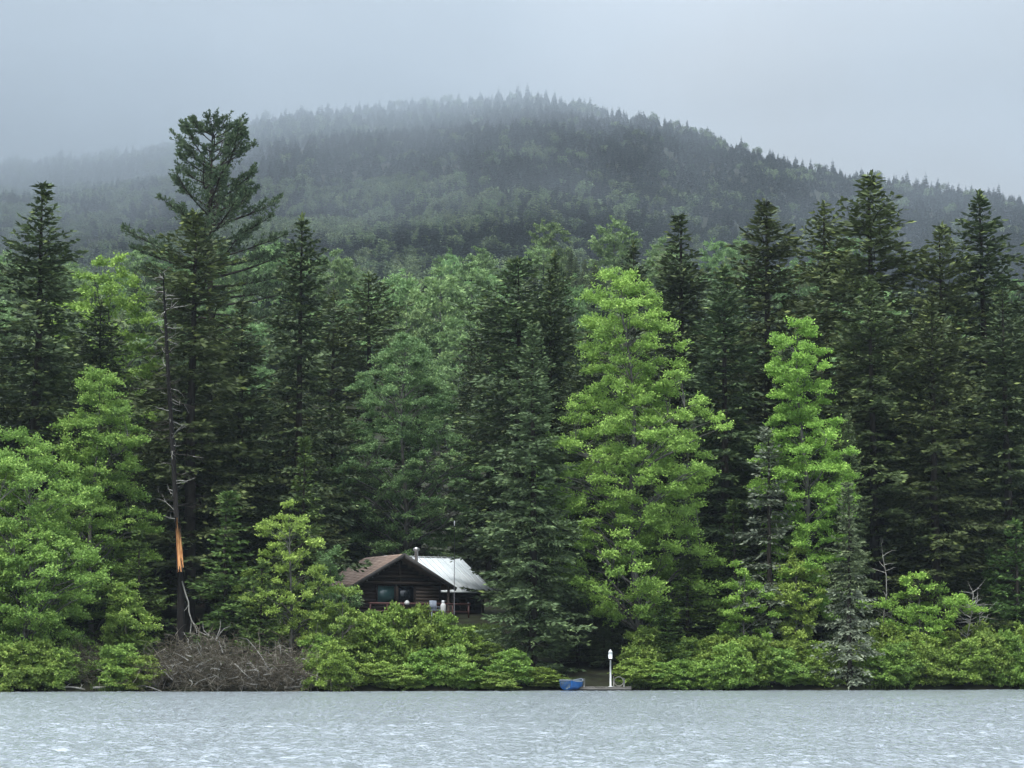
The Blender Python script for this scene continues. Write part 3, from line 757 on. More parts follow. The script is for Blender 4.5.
def far_broad(seed, H, Rr, n):
    rng = np.random.default_rng(seed); g = Geo()
    nc = 20
    c = rng.normal(0, 1, (nc, 3)); c = unit(c) * rng.uniform(0.35, 0.8, (nc, 1)) * (Rr, Rr, H * 0.38) + (0, 0, H * 0.58)
    cv = rng.uniform(0, 0.5, nc)
    k = rng.integers(0, nc, n)
    o = unit(rng.normal(0, 1, (n, 3)) + UP * 0.5)
    P = c[k] + o * Rr * 0.42 * rng.uniform(0.7, 1.1, (n, 1))
    A = unit(rng.normal(0, 1, (n, 3))); S = unit(np.cross(A, unit(o + rng.normal(0, 0.5, (n, 3)))))
    sz = rng.uniform(0.5, 1.0, n) * Rr * 0.24
    blades(g, P - A * sz[:, None] * 0.5, A, S, sz, sz * 0.8, np.clip(cv[k] + 0.5 * rng.random(n), 0, 1))
    g.tube([(0, 0, 0), (0, 0, H * 0.6)], [0.2, 0.08], 4, val=0.1)
    return g.mesh('broadleaf_far', M['far_leaf'])
protos = bpy.data.collections.new('hillside trees')
for q in range(4): protos.objects.link(bpy.data.objects.new('far_tree_a%d' % q, far_conifer(500 + q, 10.5 + 1.2 * q, 3.1 - 0.2 * q, 300)))
for q in range(3): protos.objects.link(bpy.data.objects.new('far_tree_b%d' % q, far_broad(520 + q, 11, 4.2, 520)))

rf = np.random.default_rng(900)
pts, pick, yaw, size = [], [], [], []
yy = np.linspace(330, 1830, 1200)
tot = 32000
pxs = rf.uniform(-260, 1290, tot)
# spread the trees evenly over the hillside as it rises
g0 = ground(np.zeros_like(yy), yy); v = (g0 - CAM_Z) / yy
v = np.maximum.accumulate(v); vv = np.linspace(v[0], v[-1], len(yy))
cdf_y = np.interp(rf.random(tot), (v - v[0]) / (v[-1] - v[0]) + np.linspace(0, 1e-6, len(yy)), yy)
ys_ = np.where(rf.random(tot) < 0.45, rf.uniform(850, 1815, tot), cdf_y)
xs_ = (pxs - 512) * ys_ / F_PX
zs_ = ground(xs_, ys_)
nb_ = bumps(xs_, ys_, 170) + 0.8 * bumps(xs_ + 900, ys_ - 300, 70)
el = (zs_) / ys_
pb = 0.92 - 10.5 * (el - 0.150) - 0.00085 * (pxs - 250) + 0.33 * nb_
pb = np.where(ys_ > 1600, np.clip(pb, -1, 0.15) + 0.10 * nb_, pb)
isb = rf.random(tot) < np.clip(pb, 0.03, 0.95)
pick = np.where(isb, 4 + rf.integers(0, 3, tot), rf.integers(0, 4, tot))
sc_ = rf.uniform(0.62, 1.12, tot)
sc_ = np.where((ys_ > 1700) & (~isb), sc_ * rf.choice([0.45, 0.6, 0.75, 0.9, 1.2], tot, p=[.2, .25, .25, .22, .08]), sc_)
me = bpy.data.meshes.new('hillside_forest')
me.vertices.add(tot)
me.vertices.foreach_set('co', np.column_stack([xs_, ys_, zs_ - 0.3]).astype(np.float32).ravel())
a_ = me.attributes.new('pick', 'INT', 'POINT'); a_.data.foreach_set('value', pick.astype(np.int32))
a_ = me.attributes.new('yaw', 'FLOAT_VECTOR', 'POINT'); a_.data.foreach_set('vector', np.column_stack([np.zeros(tot), np.zeros(tot), rf.uniform(0, 6.28, tot)]).astype(np.float32).ravel())
a_ = me.attributes.new('size', 'FLOAT_VECTOR', 'POINT'); a_.data.foreach_set('vector', np.column_stack([sc_ * rf.uniform(1.0, 1.45, tot), sc_ * rf.uniform(1.0, 1.45, tot), sc_]).astype(np.float32).ravel())
ng = bpy.data.node_groups.new('scatter trees', 'GeometryNodeTree')
ng.interface.new_socket('Geometry', in_out='INPUT', socket_type='NodeSocketGeometry')
ng.interface.new_socket('Geometry', in_out='OUTPUT', socket_type='NodeSocketGeometry')
gi = ng.nodes.new('NodeGroupInput'); go_ = ng.nodes.new('NodeGroupOutput')
ci = ng.nodes.new('GeometryNodeCollectionInfo'); ci.inputs['Collection'].default_value = protos; ci.inputs['Separate Children'].default_value = True
iop = ng.nodes.new('GeometryNodeInstanceOnPoints'); iop.inputs['Pick Instance'].default_value = True
def named(nm, ty):
    q = ng.nodes.new('GeometryNodeInputNamedAttribute'); q.data_type = ty; q.inputs['Name'].default_value = nm
    return q.outputs[0]
ng.links.new(gi.outputs[0], iop.inputs['Points']); ng.links.new(ci.outputs[0], iop.inputs['Instance'])
ng.links.new(named('pick', 'INT'), iop.inputs['Instance Index'])
ng.links.new(named('yaw', 'FLOAT_VECTOR'), iop.inputs['Rotation'])
ng.links.new(named('size', 'FLOAT_VECTOR'), iop.inputs['Scale'])
ng.links.new(iop.outputs[0], go_.inputs[0])
hf = link('hillside_forest', me)
md = hf.modifiers.new('scatter', 'NODES'); md.node_group = ng
tag(hf, 'far off mixed forest covering the misty hill', 'forest', kind='stuff')

# ------------------------------------------------------------------ haze and the low cloud on the hill
def volume_box(name, lo, hi):
    g = Geo(); lo = np.array(lo, float); hi = np.array(hi, float)
    g.box((lo + hi) / 2, hi - lo)
    return g
hm, hnt, hout = mat('haze')
pv = N(hnt, 'ShaderNodeVolumePrincipled')
pv.inputs['Color'].default_value = (0.46, 0.53, 0.60, 1)
pv.inputs['Density'].default_value = 0.00010
hnt.links.new(pv.outputs[0], hout.inputs['Volume'])
hz = volume_box('haze', (-1790, -450, -7), (1790, 2110, 520)).build('haze', hm)
tag(hz, 'thin blue grey haze over the lake and hill', 'haze', kind='stuff')
mm, mnt, mout = mat('low cloud')
pv = N(mnt, 'ShaderNodeVolumePrincipled')
pv.inputs['Color'].default_value = (0.52, 0.58, 0.64, 1)
ge = N(mnt, 'ShaderNodeNewGeometry'); sp = N(mnt, 'ShaderNodeSeparateXYZ'); mnt.links.new(ge.outputs['Position'], sp.inputs[0])
n1 = N(mnt, 'ShaderNodeTexNoise'); n1.inputs['Scale'].default_value = 0.0055; n1.inputs['Detail'].default_value = 3
mnt.links.new(ge.outputs['Position'], n1.inputs['Vector'])
def M2(op, a, b):
    q = N(mnt, 'ShaderNodeMath', operation=op)
    for k, v_ in enumerate((a, b)):
        if isinstance(v_, (int, float)): q.inputs[k].default_value = v_
        elif v_ is not None: mnt.links.new(v_, q.inputs[k])
    return q.outputs[0]
def MR(v_, a, b, c, d):
    q = N(mnt, 'ShaderNodeMapRange', interpolation_type='SMOOTHSTEP')
    for nm, x_ in (('From Min', a), ('From Max', b), ('To Min', c), ('To Max', d)): q.inputs[nm].default_value = x_
    mnt.links.new(v_, q.inputs['Value']); return q.outputs[0]
# cloud base sits lower towards the left end of the hill
base_l = MR(sp.outputs['X'], -430.0, 260.0, 165.0, -60.0)
zrel = M2('ADD', sp.outputs['Z'], base_l)
noff = M2('MULTIPLY', M2('SUBTRACT', n1.outputs[0], 0.5), 230.0)
zrel = M2('ADD', zrel, noff)
dens = MR(zrel, 310.0, 560.0, 0.0, 0.0032)
edge = MR(sp.outputs['Z'], 470.0, 515.0, 1.0, 0.35)
dens = M2('MULTIPLY', dens, edge)
n2 = N(mnt, 'ShaderNodeTexNoise'); n2.inputs['Scale'].default_value = 0.0075; n2.inputs['Detail'].default_value = 4
mp2 = N(mnt, 'ShaderNodeMapping'); mp2.inputs['Scale'].default_value = (0.8, 0.8, 1.5); mp2.inputs['Location'].default_value = (30, 12, 5)
mnt.links.new(ge.outputs['Position'], mp2.inputs[0]); mnt.links.new(mp2.outputs[0], n2.inputs['Vector'])
wisp = MR(n2.outputs[0], 0.46, 0.70, 0.0, 0.0024)
lft = MR(sp.outputs['X'], -350.0, 420.0, 0.95, 0.3)
dens = M2('ADD', dens, M2('MULTIPLY', wisp, lft))
mnt.links.new(dens, pv.inputs['Density'])
mnt.links.new(pv.outputs[0], mout.inputs['Volume'])
mb = volume_box('low_cloud', (-1500, 1000, 170), (1100, 2080, 515)).build('low_cloud', mm)
tag(mb, 'low cloud drifting over the top and left end of the hill', 'cloud', kind='stuff')

# ------------------------------------------------------------------ the cabin
def cabin():
    a = R(28)
    c0 = at(398.5, 617, 150.0)
    c0[2] = 4.72
    root = empty('log_cabin', tuple(c0), a)
    tag(root, 'dark log cabin with a brown gabled wing and a white metal roof', 'cabin')
    HW, EH, PK = 3.05, 2.35, 4.25       # front wall half width, wall height, ridge height (outside of roof)
    OV = 0.85; slope = (PK - 2.02) / 3.9
    # front wing walls: stacked logs
    g = Geo()
    def wallx(g, x0, x1, y, z0, z1, st=0.235, th=0.2):
        z = z0
        k = 0
        while z < z1 - 0.02:
            h = min(st, z1 - z)
            g.box(((x0 + x1) / 2, y + 0.006 * (k % 3), z + h / 2), (x1 - x0, th, h - 0.012)); z += h; k += 1
        g.box(((x0 + x1) / 2, y + 0.02, (z0 + z1) / 2), (x1 - x0 - 0.01, th * 0.7, z1 - z0 - 0.01))
    def wally(g, x, y0, y1, z0, z1, st=0.235, th=0.2):
        z = z0
        while z < z1 - 0.02:
            h = min(st, z1 - z)
            g.box((x, (y0 + y1) / 2, z + h / 2), (th, y1 - y0, h - 0.012)); z += h
        g.box((x, (y0 + y1) / 2, (z0 + z1) / 2), (th * 0.7, y1 - y0 - 0.01, z1 - z0 - 0.01))
    # openings: two wide windows from x=-1.55 to 1.1
    wallx(g, -HW, -1.72, 0, 0, 2.16); wallx(g, 1.22, HW, 0, 0, 2.16)
    wallx(g, -1.72, 1.22, 0, 0, 0.75)
    z = 2.16
    while True:
        w_ = (PK - 0.32 - (z + 0.235)) / slope
        if w_ < 0.2: break
        w_ = min(w_, HW)
        g.box((0, 0.006, z + 0.118), (2 * w_, 0.2, 0.213)); g.box((0, 0.03, z + 0.118), (2 * w_ - .02, 0.14, 0.24)); z += 0.235
    wally(g, -HW - 0.11, 0.11, 5.0, 0, 2.4); wally(g, HW + 0.11, 0.11, 1.9, 0, 2.4)
    g.box((0, 2.4, -0.12), (2 * HW + 0.2, 4.8, 0.2))
    g.build('wall', M['log'], root)
    g = Geo(); wallx(g, 1.24, HW - 0.05, -0.125, 0.1, 2.1, 0.24, 0.04)
    g.build('siding', M['log_warm'], root)
    for x0, x1, gl in ((-1.68, -0.28, 'glass_teal'), (-0.12, 1.18, 'glass_dark')):
        g = Geo()
        for zc in (0.79, 2.12): g.box(((x0 + x1) / 2, -0.06, zc), (x1 - x0, 0.12, 0.08))
        for xc in (x0 + 0.035, x1 - 0.035): g.box((xc, -0.06, 1.455), (0.07, 0.12, 1.25))
        w = g.build('window', M['log'], root)
        g = Geo(); g.box(((x0 + x1) / 2, -0.02, 1.455), (x1 - x0 - 0.15, 0.02, 1.24)); g.build('pane', M[gl], w)
    g = Geo()
    g.box((0, -0.16, 3.0), (0.16, 0.12, 1.9)); g.box((-0.2, -0.16, 1.45), (0.14, 0.12, 1.3))
    g.box((0, -0.24, 2.28), (6.6, 0.12, 0.2)); g.box((0, -0.23, 2.72), (4.4, 0.1, 0.13))
    g.build('beam', M['log_warm'], root)
    # brown roof wing
    th = 0.13
    g = Geo()
    for s in (-1, 1):
        e = s * 3.9; ez = PK - 3.9 * slope
        v = [(0, -OV, PK), (e, -OV, ez), (e, 5.6 if s < 0 else 2.4, ez), (0, 5.6, PK)]
        lo = [(x, y, z - th) for x, y, z in v]
        g.poly(v + lo, [(0, 1, 2, 3), (7, 6, 5, 4), (0, 4, 5, 1), (1, 5, 6, 2), (2, 6, 7, 3)])
    for k in range(1, 17):      # shingle courses on the lake side slope
        x = -3.9 * k / 17; g.box((x, (5.6 - OV) / 2, PK + x * slope + 0.009), (0.24, 5.6 + OV - 0.02, 0.02), ry=-math.atan(slope))
    g.build('roof', M['shingle'], root)
    g = Geo()
    L = math.hypot(3.9, 3.9 * slope)
    for s in (-1, 1):
        g.box((s * 1.95, -OV - 0.045, PK - 1.95 * slope - 0.10), (L + 0.1, 0.07, 0.26), ry=s * math.atan(slope))
    g.build('fascia', M['trim'], root)
    # main wing: white standing seam roof
    ridge_y, ridge_z, eave_y, eave_z = 7.0, 9.2 - c0[2], 1.5, 6.55 - c0[2]
    x0, x1 = 2.2, 8.25
    g = Geo()
    sl = (ridge_z - eave_z) / (ridge_y - eave_y)
    v = [(x0, eave_y, eave_z), (x1, eave_y, eave_z), (x1, ridge_y, ridge_z), (x0, ridge_y, ridge_z)]
    g.poly(v + [(x, y, z - 0.09) for x, y, z in v], [(0, 1, 2, 3), (7, 6, 5, 4), (0, 4, 5, 1), (1, 5, 6, 2), (3, 7, 4, 0)])
    v2 = [(x0, ridge_y, ridge_z), (x1, ridge_y, ridge_z), (x1, 2 * ridge_y - eave_y, eave_z), (x0, 2 * ridge_y - eave_y, eave_z)]
    g.poly(v2 + [(x, y, z - 0.09) for x, y, z in v2], [(0, 1, 2, 3), (7, 6, 5, 4), (2, 6, 7, 3), (1, 5, 6, 2)])
    x = x0 + 0.25
    Ls = math.hypot(ridge_y - eave_y, ridge_z - eave_z)
    while x < x1:
        g.box((x, (ridge_y + eave_y) / 2, (ridge_z + eave_z) / 2 + 0.02), (0.05, Ls, 0.06), rx=math.atan(sl)); x += 0.46
    g.box(((x0 + x1) / 2, ridge_y, ridge_z + 0.01), (x1 - x0 + .04, 0.34, 0.05))
    g.build('metal_roof', M['metal_white'], root)
    g = Geo()
    wallx(g, 3.3, 7.7, 2.3, -0.5, eave_z + 0.1)
    wally(g, 7.6, 2.4, 11.6, -0.5, eave_z + 0.1)
    v = [(7.6, 2.2, eave_z + 0.1), (7.6, 11.8, eave_z + 0.1), (7.6, 7.0, ridge_z - 0.12)]
    g.poly(v + [(q[0] + 0.15, q[1], q[2]) for q in v], [(2, 1, 0), (3, 4, 5), (0, 1, 4, 3), (1, 2, 5, 4), (2, 0, 3, 5)])
    g.build('wall', M['log'], root)
    for xc in (5.4, 6.6):
        g = Geo(); g.box((xc, 2.16, 0.95), (0.75, 0.08, 0.95)); w = g.build('window', M['log_warm'], root)
        g = Geo(); g.box((xc, 2.11, 0.95), (0.6, 0.02, 0.8)); g.build('pane', M['glass_dark'], w)
    g = Geo(); g.tube([(5.0, 1.75, -1.0), (5.0, 1.75, eave_z)], [0.08, 0.08], 8); g.build('post', M['log_warm'], root)
    g = Geo(); g.tube([(7.3, 1.75, -1.0), (7.3, 1.75, eave_z)], [0.08, 0.08], 8); g.build('post', M['log_warm'], root)
    rngs = np.random.default_rng(4); g = Geo()
    for k in range(7):
        g.box((4.25 + rngs.normal(0, .05), 1.35, -0.75 + 0.25 * k), (0.85 + rngs.normal(0, .06), 0.5, 0.24), rz=rngs.normal(0, .08))
    g.build('stone_pier', M['stone'], root)
    # porch: deck, rail, posts
    g = Geo()
    for k in range(9): g.box((0.15, -0.28 - 0.16 * k, -0.06), (7.0, 0.15, 0.05))
    g.box((0.15, -1.5, -0.18), (7.0, 0.08, 0.2))
    for xx in (-3.1, -1.0, 1.1, 3.3): g.tube([(xx, -1.35, -3.2), (xx, -1.35, -0.1)], [0.09, 0.09], 7)
    g.build('deck', M['log_warm'], root)
    g = Geo()
    g.box((0.9, -1.52, 0.86), (7.6, 0.09, 0.13)); g.box((0.9, -1.52, 0.35), (7.6, 0.06, 0.08))
    for k in range(7): g.box((-2.8 + 1.23 * k, -1.52, 0.40), (0.08, 0.08, 0.95))
    g.build('railing', M['rail'], root)
    for xx in (3.42,):
        g = Geo(); g.tube([(xx, -0.75, -0.05), (xx, -0.75, 2.12)], [0.11, 0.10], 8); g.build('post', M['log_warm'], root)
    # stove pipe
    g = Geo(); g.tube([(2.85, 3.2, 2.6), (2.85, 3.2, 4.70)], [0.12, 0.12], 12)
    ch = g.build('chimney', M['steel'], root, True)
    g = Geo(); g.tube([(2.85, 3.2, 4.66), (2.85, 3.2, 4.74), (2.85, 3.2, 4.86), (2.85, 3.2, 4.94)], [0.14, 0.23, 0.23, 0.08], 12); g.build('cap', M['steel'], ch)
    return root, c0, a
cab, c0, ca = cabin()
def cab_pt(x, y, z): return np.array([c0[0] + x * math.cos(ca) - y * math.sin(ca), c0[1] + x * math.sin(ca) + y * math.cos(ca), c0[2] + z])

# mast beside the cabin
p = at(454.2, 606, 149.3); p[2] = float(ground(p[0], p[1]))
r_ = empty('antenna_mast', tuple(p)); tag(r_, 'thin dark antenna mast in front of the white metal roof', 'mast')
g = Geo(); hgt = at(454, 524, 149.3)[2] - p[2]
g.tube([(0, 0, -0.3), (0, 0, hgt)], [0.032, 0.02], 6); g.build('pole', M['pole_dark'], r_)
g = Geo(); g.tube([(0, 0, hgt - 0.1), (0, 0, hgt), (0, 0, hgt + 0.18), (0, 0, hgt + 0.24)], [0.02, 0.04, 0.04, 0.02], 8); g.build('tip', M['steel'], r_)

# white things by the porch
def gas_tank(px, py, D, label):
    p = at(px, py, D)
    r_ = empty('gas_cylinder', tuple(p)); tag(r_, label, 'gas cylinder')
    g = Geo(); zz = [0, 0.03, 0.10, 0.55, 0.66, 0.72]; rr = [0.10, 0.16, 0.19, 0.19, 0.13, 0.05]
    g.tube([(0, 0, z) for z in zz], rr, 14); g.build('tank', M['white'], r_, True)
    g = Geo(); g.tube([(0, 0, 0.70), (0, 0, 0.76), (0, 0, 0.86), (0, 0, 0.87)], [0.11, 0.13, 0.13, 0.02], 12); g.build('collar', M['steel'], r_)
def lawn_chair(px, py, D, rz, label, m):
    p = at(px, py, D)
    r_ = empty('garden_chair', tuple(p), rz); tag(r_, label, 'chair')
    g = Geo(); g.box((0, 0, 0.42), (0.52, 0.5, 0.05)); g.build('seat', M[m], r_)
    g = Geo()
    for k in range(5): g.box((-0.2 + 0.1 * k, 0.30, 0.74), (0.075, 0.04, 0.62), rx=-0.2)
    g.box((0, 0.365, 1.03), (0.5, 0.05, 0.09)); g.build('backrest', M[m], r_)
    for s in (-1, 1):
        g = Geo(); g.box((s * 0.27, 0.0, 0.64), (0.07, 0.52, 0.04)); g.build('armrest', M[m], r_)
        for y_ in (-0.22, 0.22):
            g = Geo(); g.tube([(s * 0.27, y_ * 1.1, 0), (s * 0.26, y_, 0.64 if y_ < 0 else 0.42)], [0.028, 0.035], 6); g.build('leg', M[m], r_)
gz = lambda px, D: float(ground(at(px, 610, D)[0], D))
def stand_for(px, py, D, name, label):
    """low wooden step that carries something on the slope"""
    p = at(px, py, D); zg = gz(px, D)
    return p, zg
gas_tank(443.2, 613.5, 148.0, 'white gas cylinder standing at the right end of the porch')
lawn_chair(434.5, 616.5, 147.6, 0.35, 'pale blue grey garden chair at the porch end, left of the white gas cylinder', 'plastic_grey')
p = at(407, 604, 148.25)
g = Geo(); zz = [0, 0.02, 0.10, 0.20, 0.27, 0.30]; rr = [0.10, 0.16, 0.18, 0.16, 0.09, 0.03]
g.tube([(0, 0, z) for z in zz], rr, 14)
o = g.build('float_buoy', M['white'], None, True); o.location = (p[0], p[1], p[2] - 0.05); tag(o, 'round white float resting on the porch rail', 'float')

# ------------------------------------------------------------------ landing: plank dock, white lamp post, blue rowing boat
def landing():
    pd = place(603, 0.2)
    r_ = empty('plank_landing', (pd[0], pd[1] - 0.5, 0)); tag(r_, 'low weathered plank landing at the water edge below the dark path', 'landing')
    g = Geo()
    for k in range(18): g.box((-1.5 + 0.18 * k, 0.55, 0.20 + 0.004 * (k % 3)), (0.165, 1.9, 0.05))
    g.build('deck', M['plank'], r_)
    g = Geo()
    for y_ in (-0.35, 0.5, 1.35): g.box((0.03, y_, 0.11), (3.2, 0.12, 0.13))
    g.build('beam', M['plank'], r_)
    for x_ in (-1.15, 1.2):
        g = Geo(); g.tube([(x_, -0.33, -0.5), (x_, -0.33, 0.72)], [0.06, 0.055], 7); g.build('post', M['dead'], r_)
    # lamp post
    px = at(610.5, 686, pd[1])[0]
    l_ = empty('lamp_post', (px, pd[1] - 0.1, 0.2)); tag(l_, 'slim white post topped by a white lantern on the plank landing', 'lamp post')
    hp = at(610.5, 660, pd[1])[2] - 0.2
    g = Geo(); g.tube([(0, 0, 0.02), (0, 0, hp)], [0.058, 0.05], 10); g.build('post', M['white'], l_, True)
    g = Geo(); g.tube([(0, 0, 0.0), (0, 0, 0.05), (0, 0, 0.06)], [0.13, 0.13, 0.07], 10); g.build('base', M['white'], l_)
    g = Geo(); g.tube([(0, 0, hp), (0, 0, hp + 0.05), (0, 0, hp + 0.08)], [0.06, 0.12, 0.12], 8); g.build('collar', M['trim'], l_)
    g = Geo(); g.tube([(0, 0, hp + 0.08), (0, 0, hp + 0.28), (0, 0, hp + 0.46)], [0.11, 0.13, 0.115], 8); g.build('lantern', M['lantern'], l_)
    g = Geo(); g.tube([(0, 0, hp + 0.46), (0, 0, hp + 0.50), (0, 0, hp + 0.58), (0, 0, hp + 0.63)], [0.125, 0.115, 0.06, 0.02], 8); g.build('cap', M['white'], l_)
    # coiled hose on a stake
    px = at(618.5, 686, pd[1])[0]
    c_ = empty('hose_coil', (px, pd[1] + 0.1, 0.23)); tag(c_, 'pale coiled hose hung on a short stake right of the lamp post', 'hose')
    g = Geo(); g.tube([(-0.28, 0, 0), (-0.28, 0, 0.62)], [0.035, 0.03], 6); g.build('stake', M['dead'], c_)
    g = Geo(); th = np.linspace(0, 6.283 * 3, 60)
    g.tube(np.column_stack([0.03 + (0.27 + 0.02 * np.sin(th * .37)) * np.cos(th), 0.02 * th / 6, 0.30 + (0.27 + 0.015 * np.cos(th * .31)) * np.sin(th)]), 0.017, 5)
    g.build('coil', M['dead'], c_, True)
    # rowing boat, hauled up, seen almost end on
    pb = place(573.5, -0.6)
    b_ = empty('rowing_boat', (pb[0], pb[1], 0.03), R(62)); tag(b_, 'small blue rowing boat pulled up at the shore left of the lamp post', 'boat')
    Lb, ns, nsd = 2.1, 17, 9
    def hull(sc, zoff):
        rows = []
        for i in range(ns):
            u = i / (ns - 1); x = (u - 0.5) * Lb
            w = 0.47 * (1 - max(0, (u - 0.45) / 0.55) ** 2.2) * (0.80 + 0.20 * min(1, u / 0.4)) * sc + 0.02
            zt = 0.50 + 0.16 * (abs(u - 0.42) / 0.58) ** 2; zb = 0.02 + 0.22 * max(0, (u - 0.6) / 0.4) ** 2 + zoff
            rows.append([(x, w * math.sin(ph), zt + (zb - zt) * math.cos(ph) ** 0.6) for ph in np.linspace(-math.pi / 2, math.pi / 2, nsd)])
        return np.array(rows)
    def skin(rows, flip, end):
        g = Geo(); V = rows.reshape(-1, 3); F = []
        for i in range(ns - 1):
            for j in range(nsd - 1):
                f = (i * nsd + j, (i + 1) * nsd + j, (i + 1) * nsd + j + 1, i * nsd + j + 1)
                F.append(f[::-1] if flip else f)
        F.append(tuple(range(nsd))); F.append(tuple((ns - 1) * nsd + j for j in range(nsd)))
        g.poly(V, F); return g
    ho = hull(1, 0); hi = hull(0.93, 0.04)
    skin(ho, False, True).build('hull', M['boat'], b_, True)
    skin(hi, True, True).build('interior', M['boat_in'], b_, True)
    g = Geo()
    for j in (0, nsd - 1): g.tube(ho[:, j] + np.array([0, 0, 0.012]), 0.028, 6)
    g.tube(ho[0, [0, -1]] + np.array([-0.01, 0, 0.012]), 0.03, 6)
    g.build('gunwale', M['plastic_grey'], b_, True)
    for x_ in (-0.75, 0.1):
        g = Geo(); g.box((x_, 0, 0.36), (0.20, 0.74, 0.035)); g.build('seat', M['plank'], b_)
landing()

# ------------------------------------------------------------------ dead snag with the split trunk
def snag():
    off = 4.6
    b = place(181, off); D = b[1]
    rng = np.random.default_rng(61)
    o = empty('dead_snag', tuple(b)); tag(o, 'dead black trunk with bare twigs and an orange split scar', 'dead tree')
    cols = [(181, 634), (181, 600), (180.5, 572), (179, 545), (177.5, 520), (174, 470), (171, 420), (168, 370), (165.5, 320), (163, 270)]
    pts = np.array([at(x, y, D) for x, y in cols]) - b; pts[0, 2] = -0.2
    low = pts[:4]; g = Geo()
    rl = [0.26, 0.235, 0.22, 0.17]
    g.tube(pts[:3], rl[:3], 9)
    # thin strip left standing behind the scar, then the upper trunk
    back = pts[2:5] + np.array([-0.10, 0.10, 0]); g.tube(back, [0.14, 0.10, 0.11], 7)
    g.tube(np.concatenate([[pts[4] + np.array([-0.06, 0.06, -0.1])], pts[5:]]), [0.15, 0.15, 0.135, 0.12, 0.09, 0.02], 8)
    for x0, x1, f0, f1 in ((-0.17, -0.13, 0.0, 0.75), (0.15, 0.10, 0.0, 0.45), (0.13, 0.15, 0.62, 1.05), (0.0, 0.02, -0.05, 0.22), (-0.05, -0.08, 0.80, 1.05)):
        a0 = pts[2] * (1 - f0) + pts[4] * f0 + np.array([x0, -0.15, 0]); a1 = pts[2] * (1 - f1) + pts[4] * f1 + np.array([x1, -0.13, 0])
        g.tube([a0, (a0 + a1) / 2 + np.array([rng.normal(0, .02), -0.01, 0]), a1], [0.055, 0.04, 0.008] if f0 < 0.5 else [0.008, 0.035, 0.05], 5)
    g.build('trunk', M['char'], o, True)
    g = Geo()
    for k in range(7):
        x = -0.13 + 0.045 * k
        top = pts[4] + np.array([x + 0.06, -0.04 - 0.02 * (k % 2), rng.uniform(-0.9, -0.05) if k != 1 else 0.15])
        bot = pts[2] + np.array([x, -0.10 - 0.03 * (k % 2), rng.uniform(-0.15, 0.3)])
        md = (top + bot) / 2 + np.array([rng.normal(0, 0.015), -0.03, 0])
        g.tube([bot, md, top], [0.055, 0.06, 0.02], 5)
    g.build('split_scar', M['split'], o)
    g = Geo(); gd = Geo()
    for k in range(115):
        f = rng.random() ** 0.8; i = 4 + f * 5; j = int(min(i, 8)); q = pts[j] * (1 - (i - j)) + pts[j + 1] * (i - j)
        az = rng.uniform(0, 6.28); L = rng.uniform(0.5, 2.4) * (1 - 0.55 * f)
        d = np.array([math.cos(az), math.sin(az) * 0.8, rng.normal(-0.05, 0.22)])
        P = [q]; 
        for s in range(4):
            P.append(P[-1] + d * L / 4); d = d + np.array([rng.normal(0, .22), rng.normal(0, .22), rng.normal(0.05, .22)])
        (g if rng.random() < 0.4 else gd).tube(P, np.linspace(0.030, 0.008, 5), 4, cap=False)
        for s in range(3):
            st = P[rng.integers(1, 4)]; d2 = d + rng.normal(0, 0.7, 3)
            (g if rng.random() < 0.25 else gd).tube([st, st + d2 * L * 0.14, st + d2 * L * 0.26 + UP * rng.normal(0, .06)], [0.016, 0.011, 0.005], 3, cap=False)
    g.build('crown', M['dead'], o); gd.build('dark_twigs', M['bark'], o)
    g = Geo()
    hb = [(182, 581), (185, 592), (188.5, 602), (189, 612), (191.5, 620), (196, 628), (197, 633)]
    P = np.array([at(x, y, D - 0.5) for x, y in hb]) - b; g.tube(P, np.linspace(0.05, 0.03, 7), 6)
    P2 = np.array([at(x, y, D - 0.5) for x, y in [(191.5, 620), (191, 627), (190, 634)]]) - b; g.tube(P2, [0.035, 0.03, 0.02], 5)
    P3 = np.array([at(x, y, D - 0.6) for x, y in [(196, 630), (204, 634), (212, 637), (218, 642)]]) - b; g.tube(P3, [0.035, 0.03, 0.025, 0.02], 5)
    P4 = np.array([at(x, y, D - 0.5) for x, y in [(189, 604), (186, 609), (184, 611)]]) - b; g.tube(P4, [0.025, 0.02, 0.01], 5)
    g.build('hanging_limb', M['dead'], o)
snag()
# bare dead stems on the right
def dead_stem(px, top, off, seed, label, n=26, lean=0.0, L0=1.3):
    rng = np.random.default_rng(seed)
    b, H, _ = size_of(px, top, off, 10)
    o = empty('dead_sapling', tuple(b)); tag(o, label, 'dead sapling')
    g = Geo(); zs = np.linspace(0, H, 8); pts = np.column_stack([lean * zs + 0.15 * np.sin(zs * 1.1 + seed), 0.1 * np.sin(zs), zs])
    g.tube(pts, np.linspace(0.06, 0.012, 8), 6); g.build('trunk', M['dead'], o)
    g = Geo()
    for k in range(n):
        i = rng.uniform(2, 6.9); j = int(i); q = pts[j] * (1 - i + j) + pts[j + 1] * (i - j)
        az = rng.uniform(0, 6.28); d = np.array([math.cos(az), math.sin(az), rng.uniform(0.1, 0.8)]); L = L0 * rng.uniform(0.3, 1)
        P = [q]
        for s in range(3): P.append(P[-1] + d * L / 3); d = d + rng.normal(0, 0.3, 3)
        g.tube(P, [0.026, 0.02, 0.014, 0.006], 4, cap=False)
    g.build('bare_twigs', M['dead'], o)
dead_stem(886, 538, 5.5, 71, 'bare forked dead sapling left of the small bright sapling', 16)
dead_stem(968, 588, 4.0, 72, 'bleached bare sapling among the shrubs right of the small bright sapling', 34, 0.05)
dead_stem(984, 604, 3.6, 73, 'broken bleached sapling leaning among the right hand shrubs', 30, -0.1)

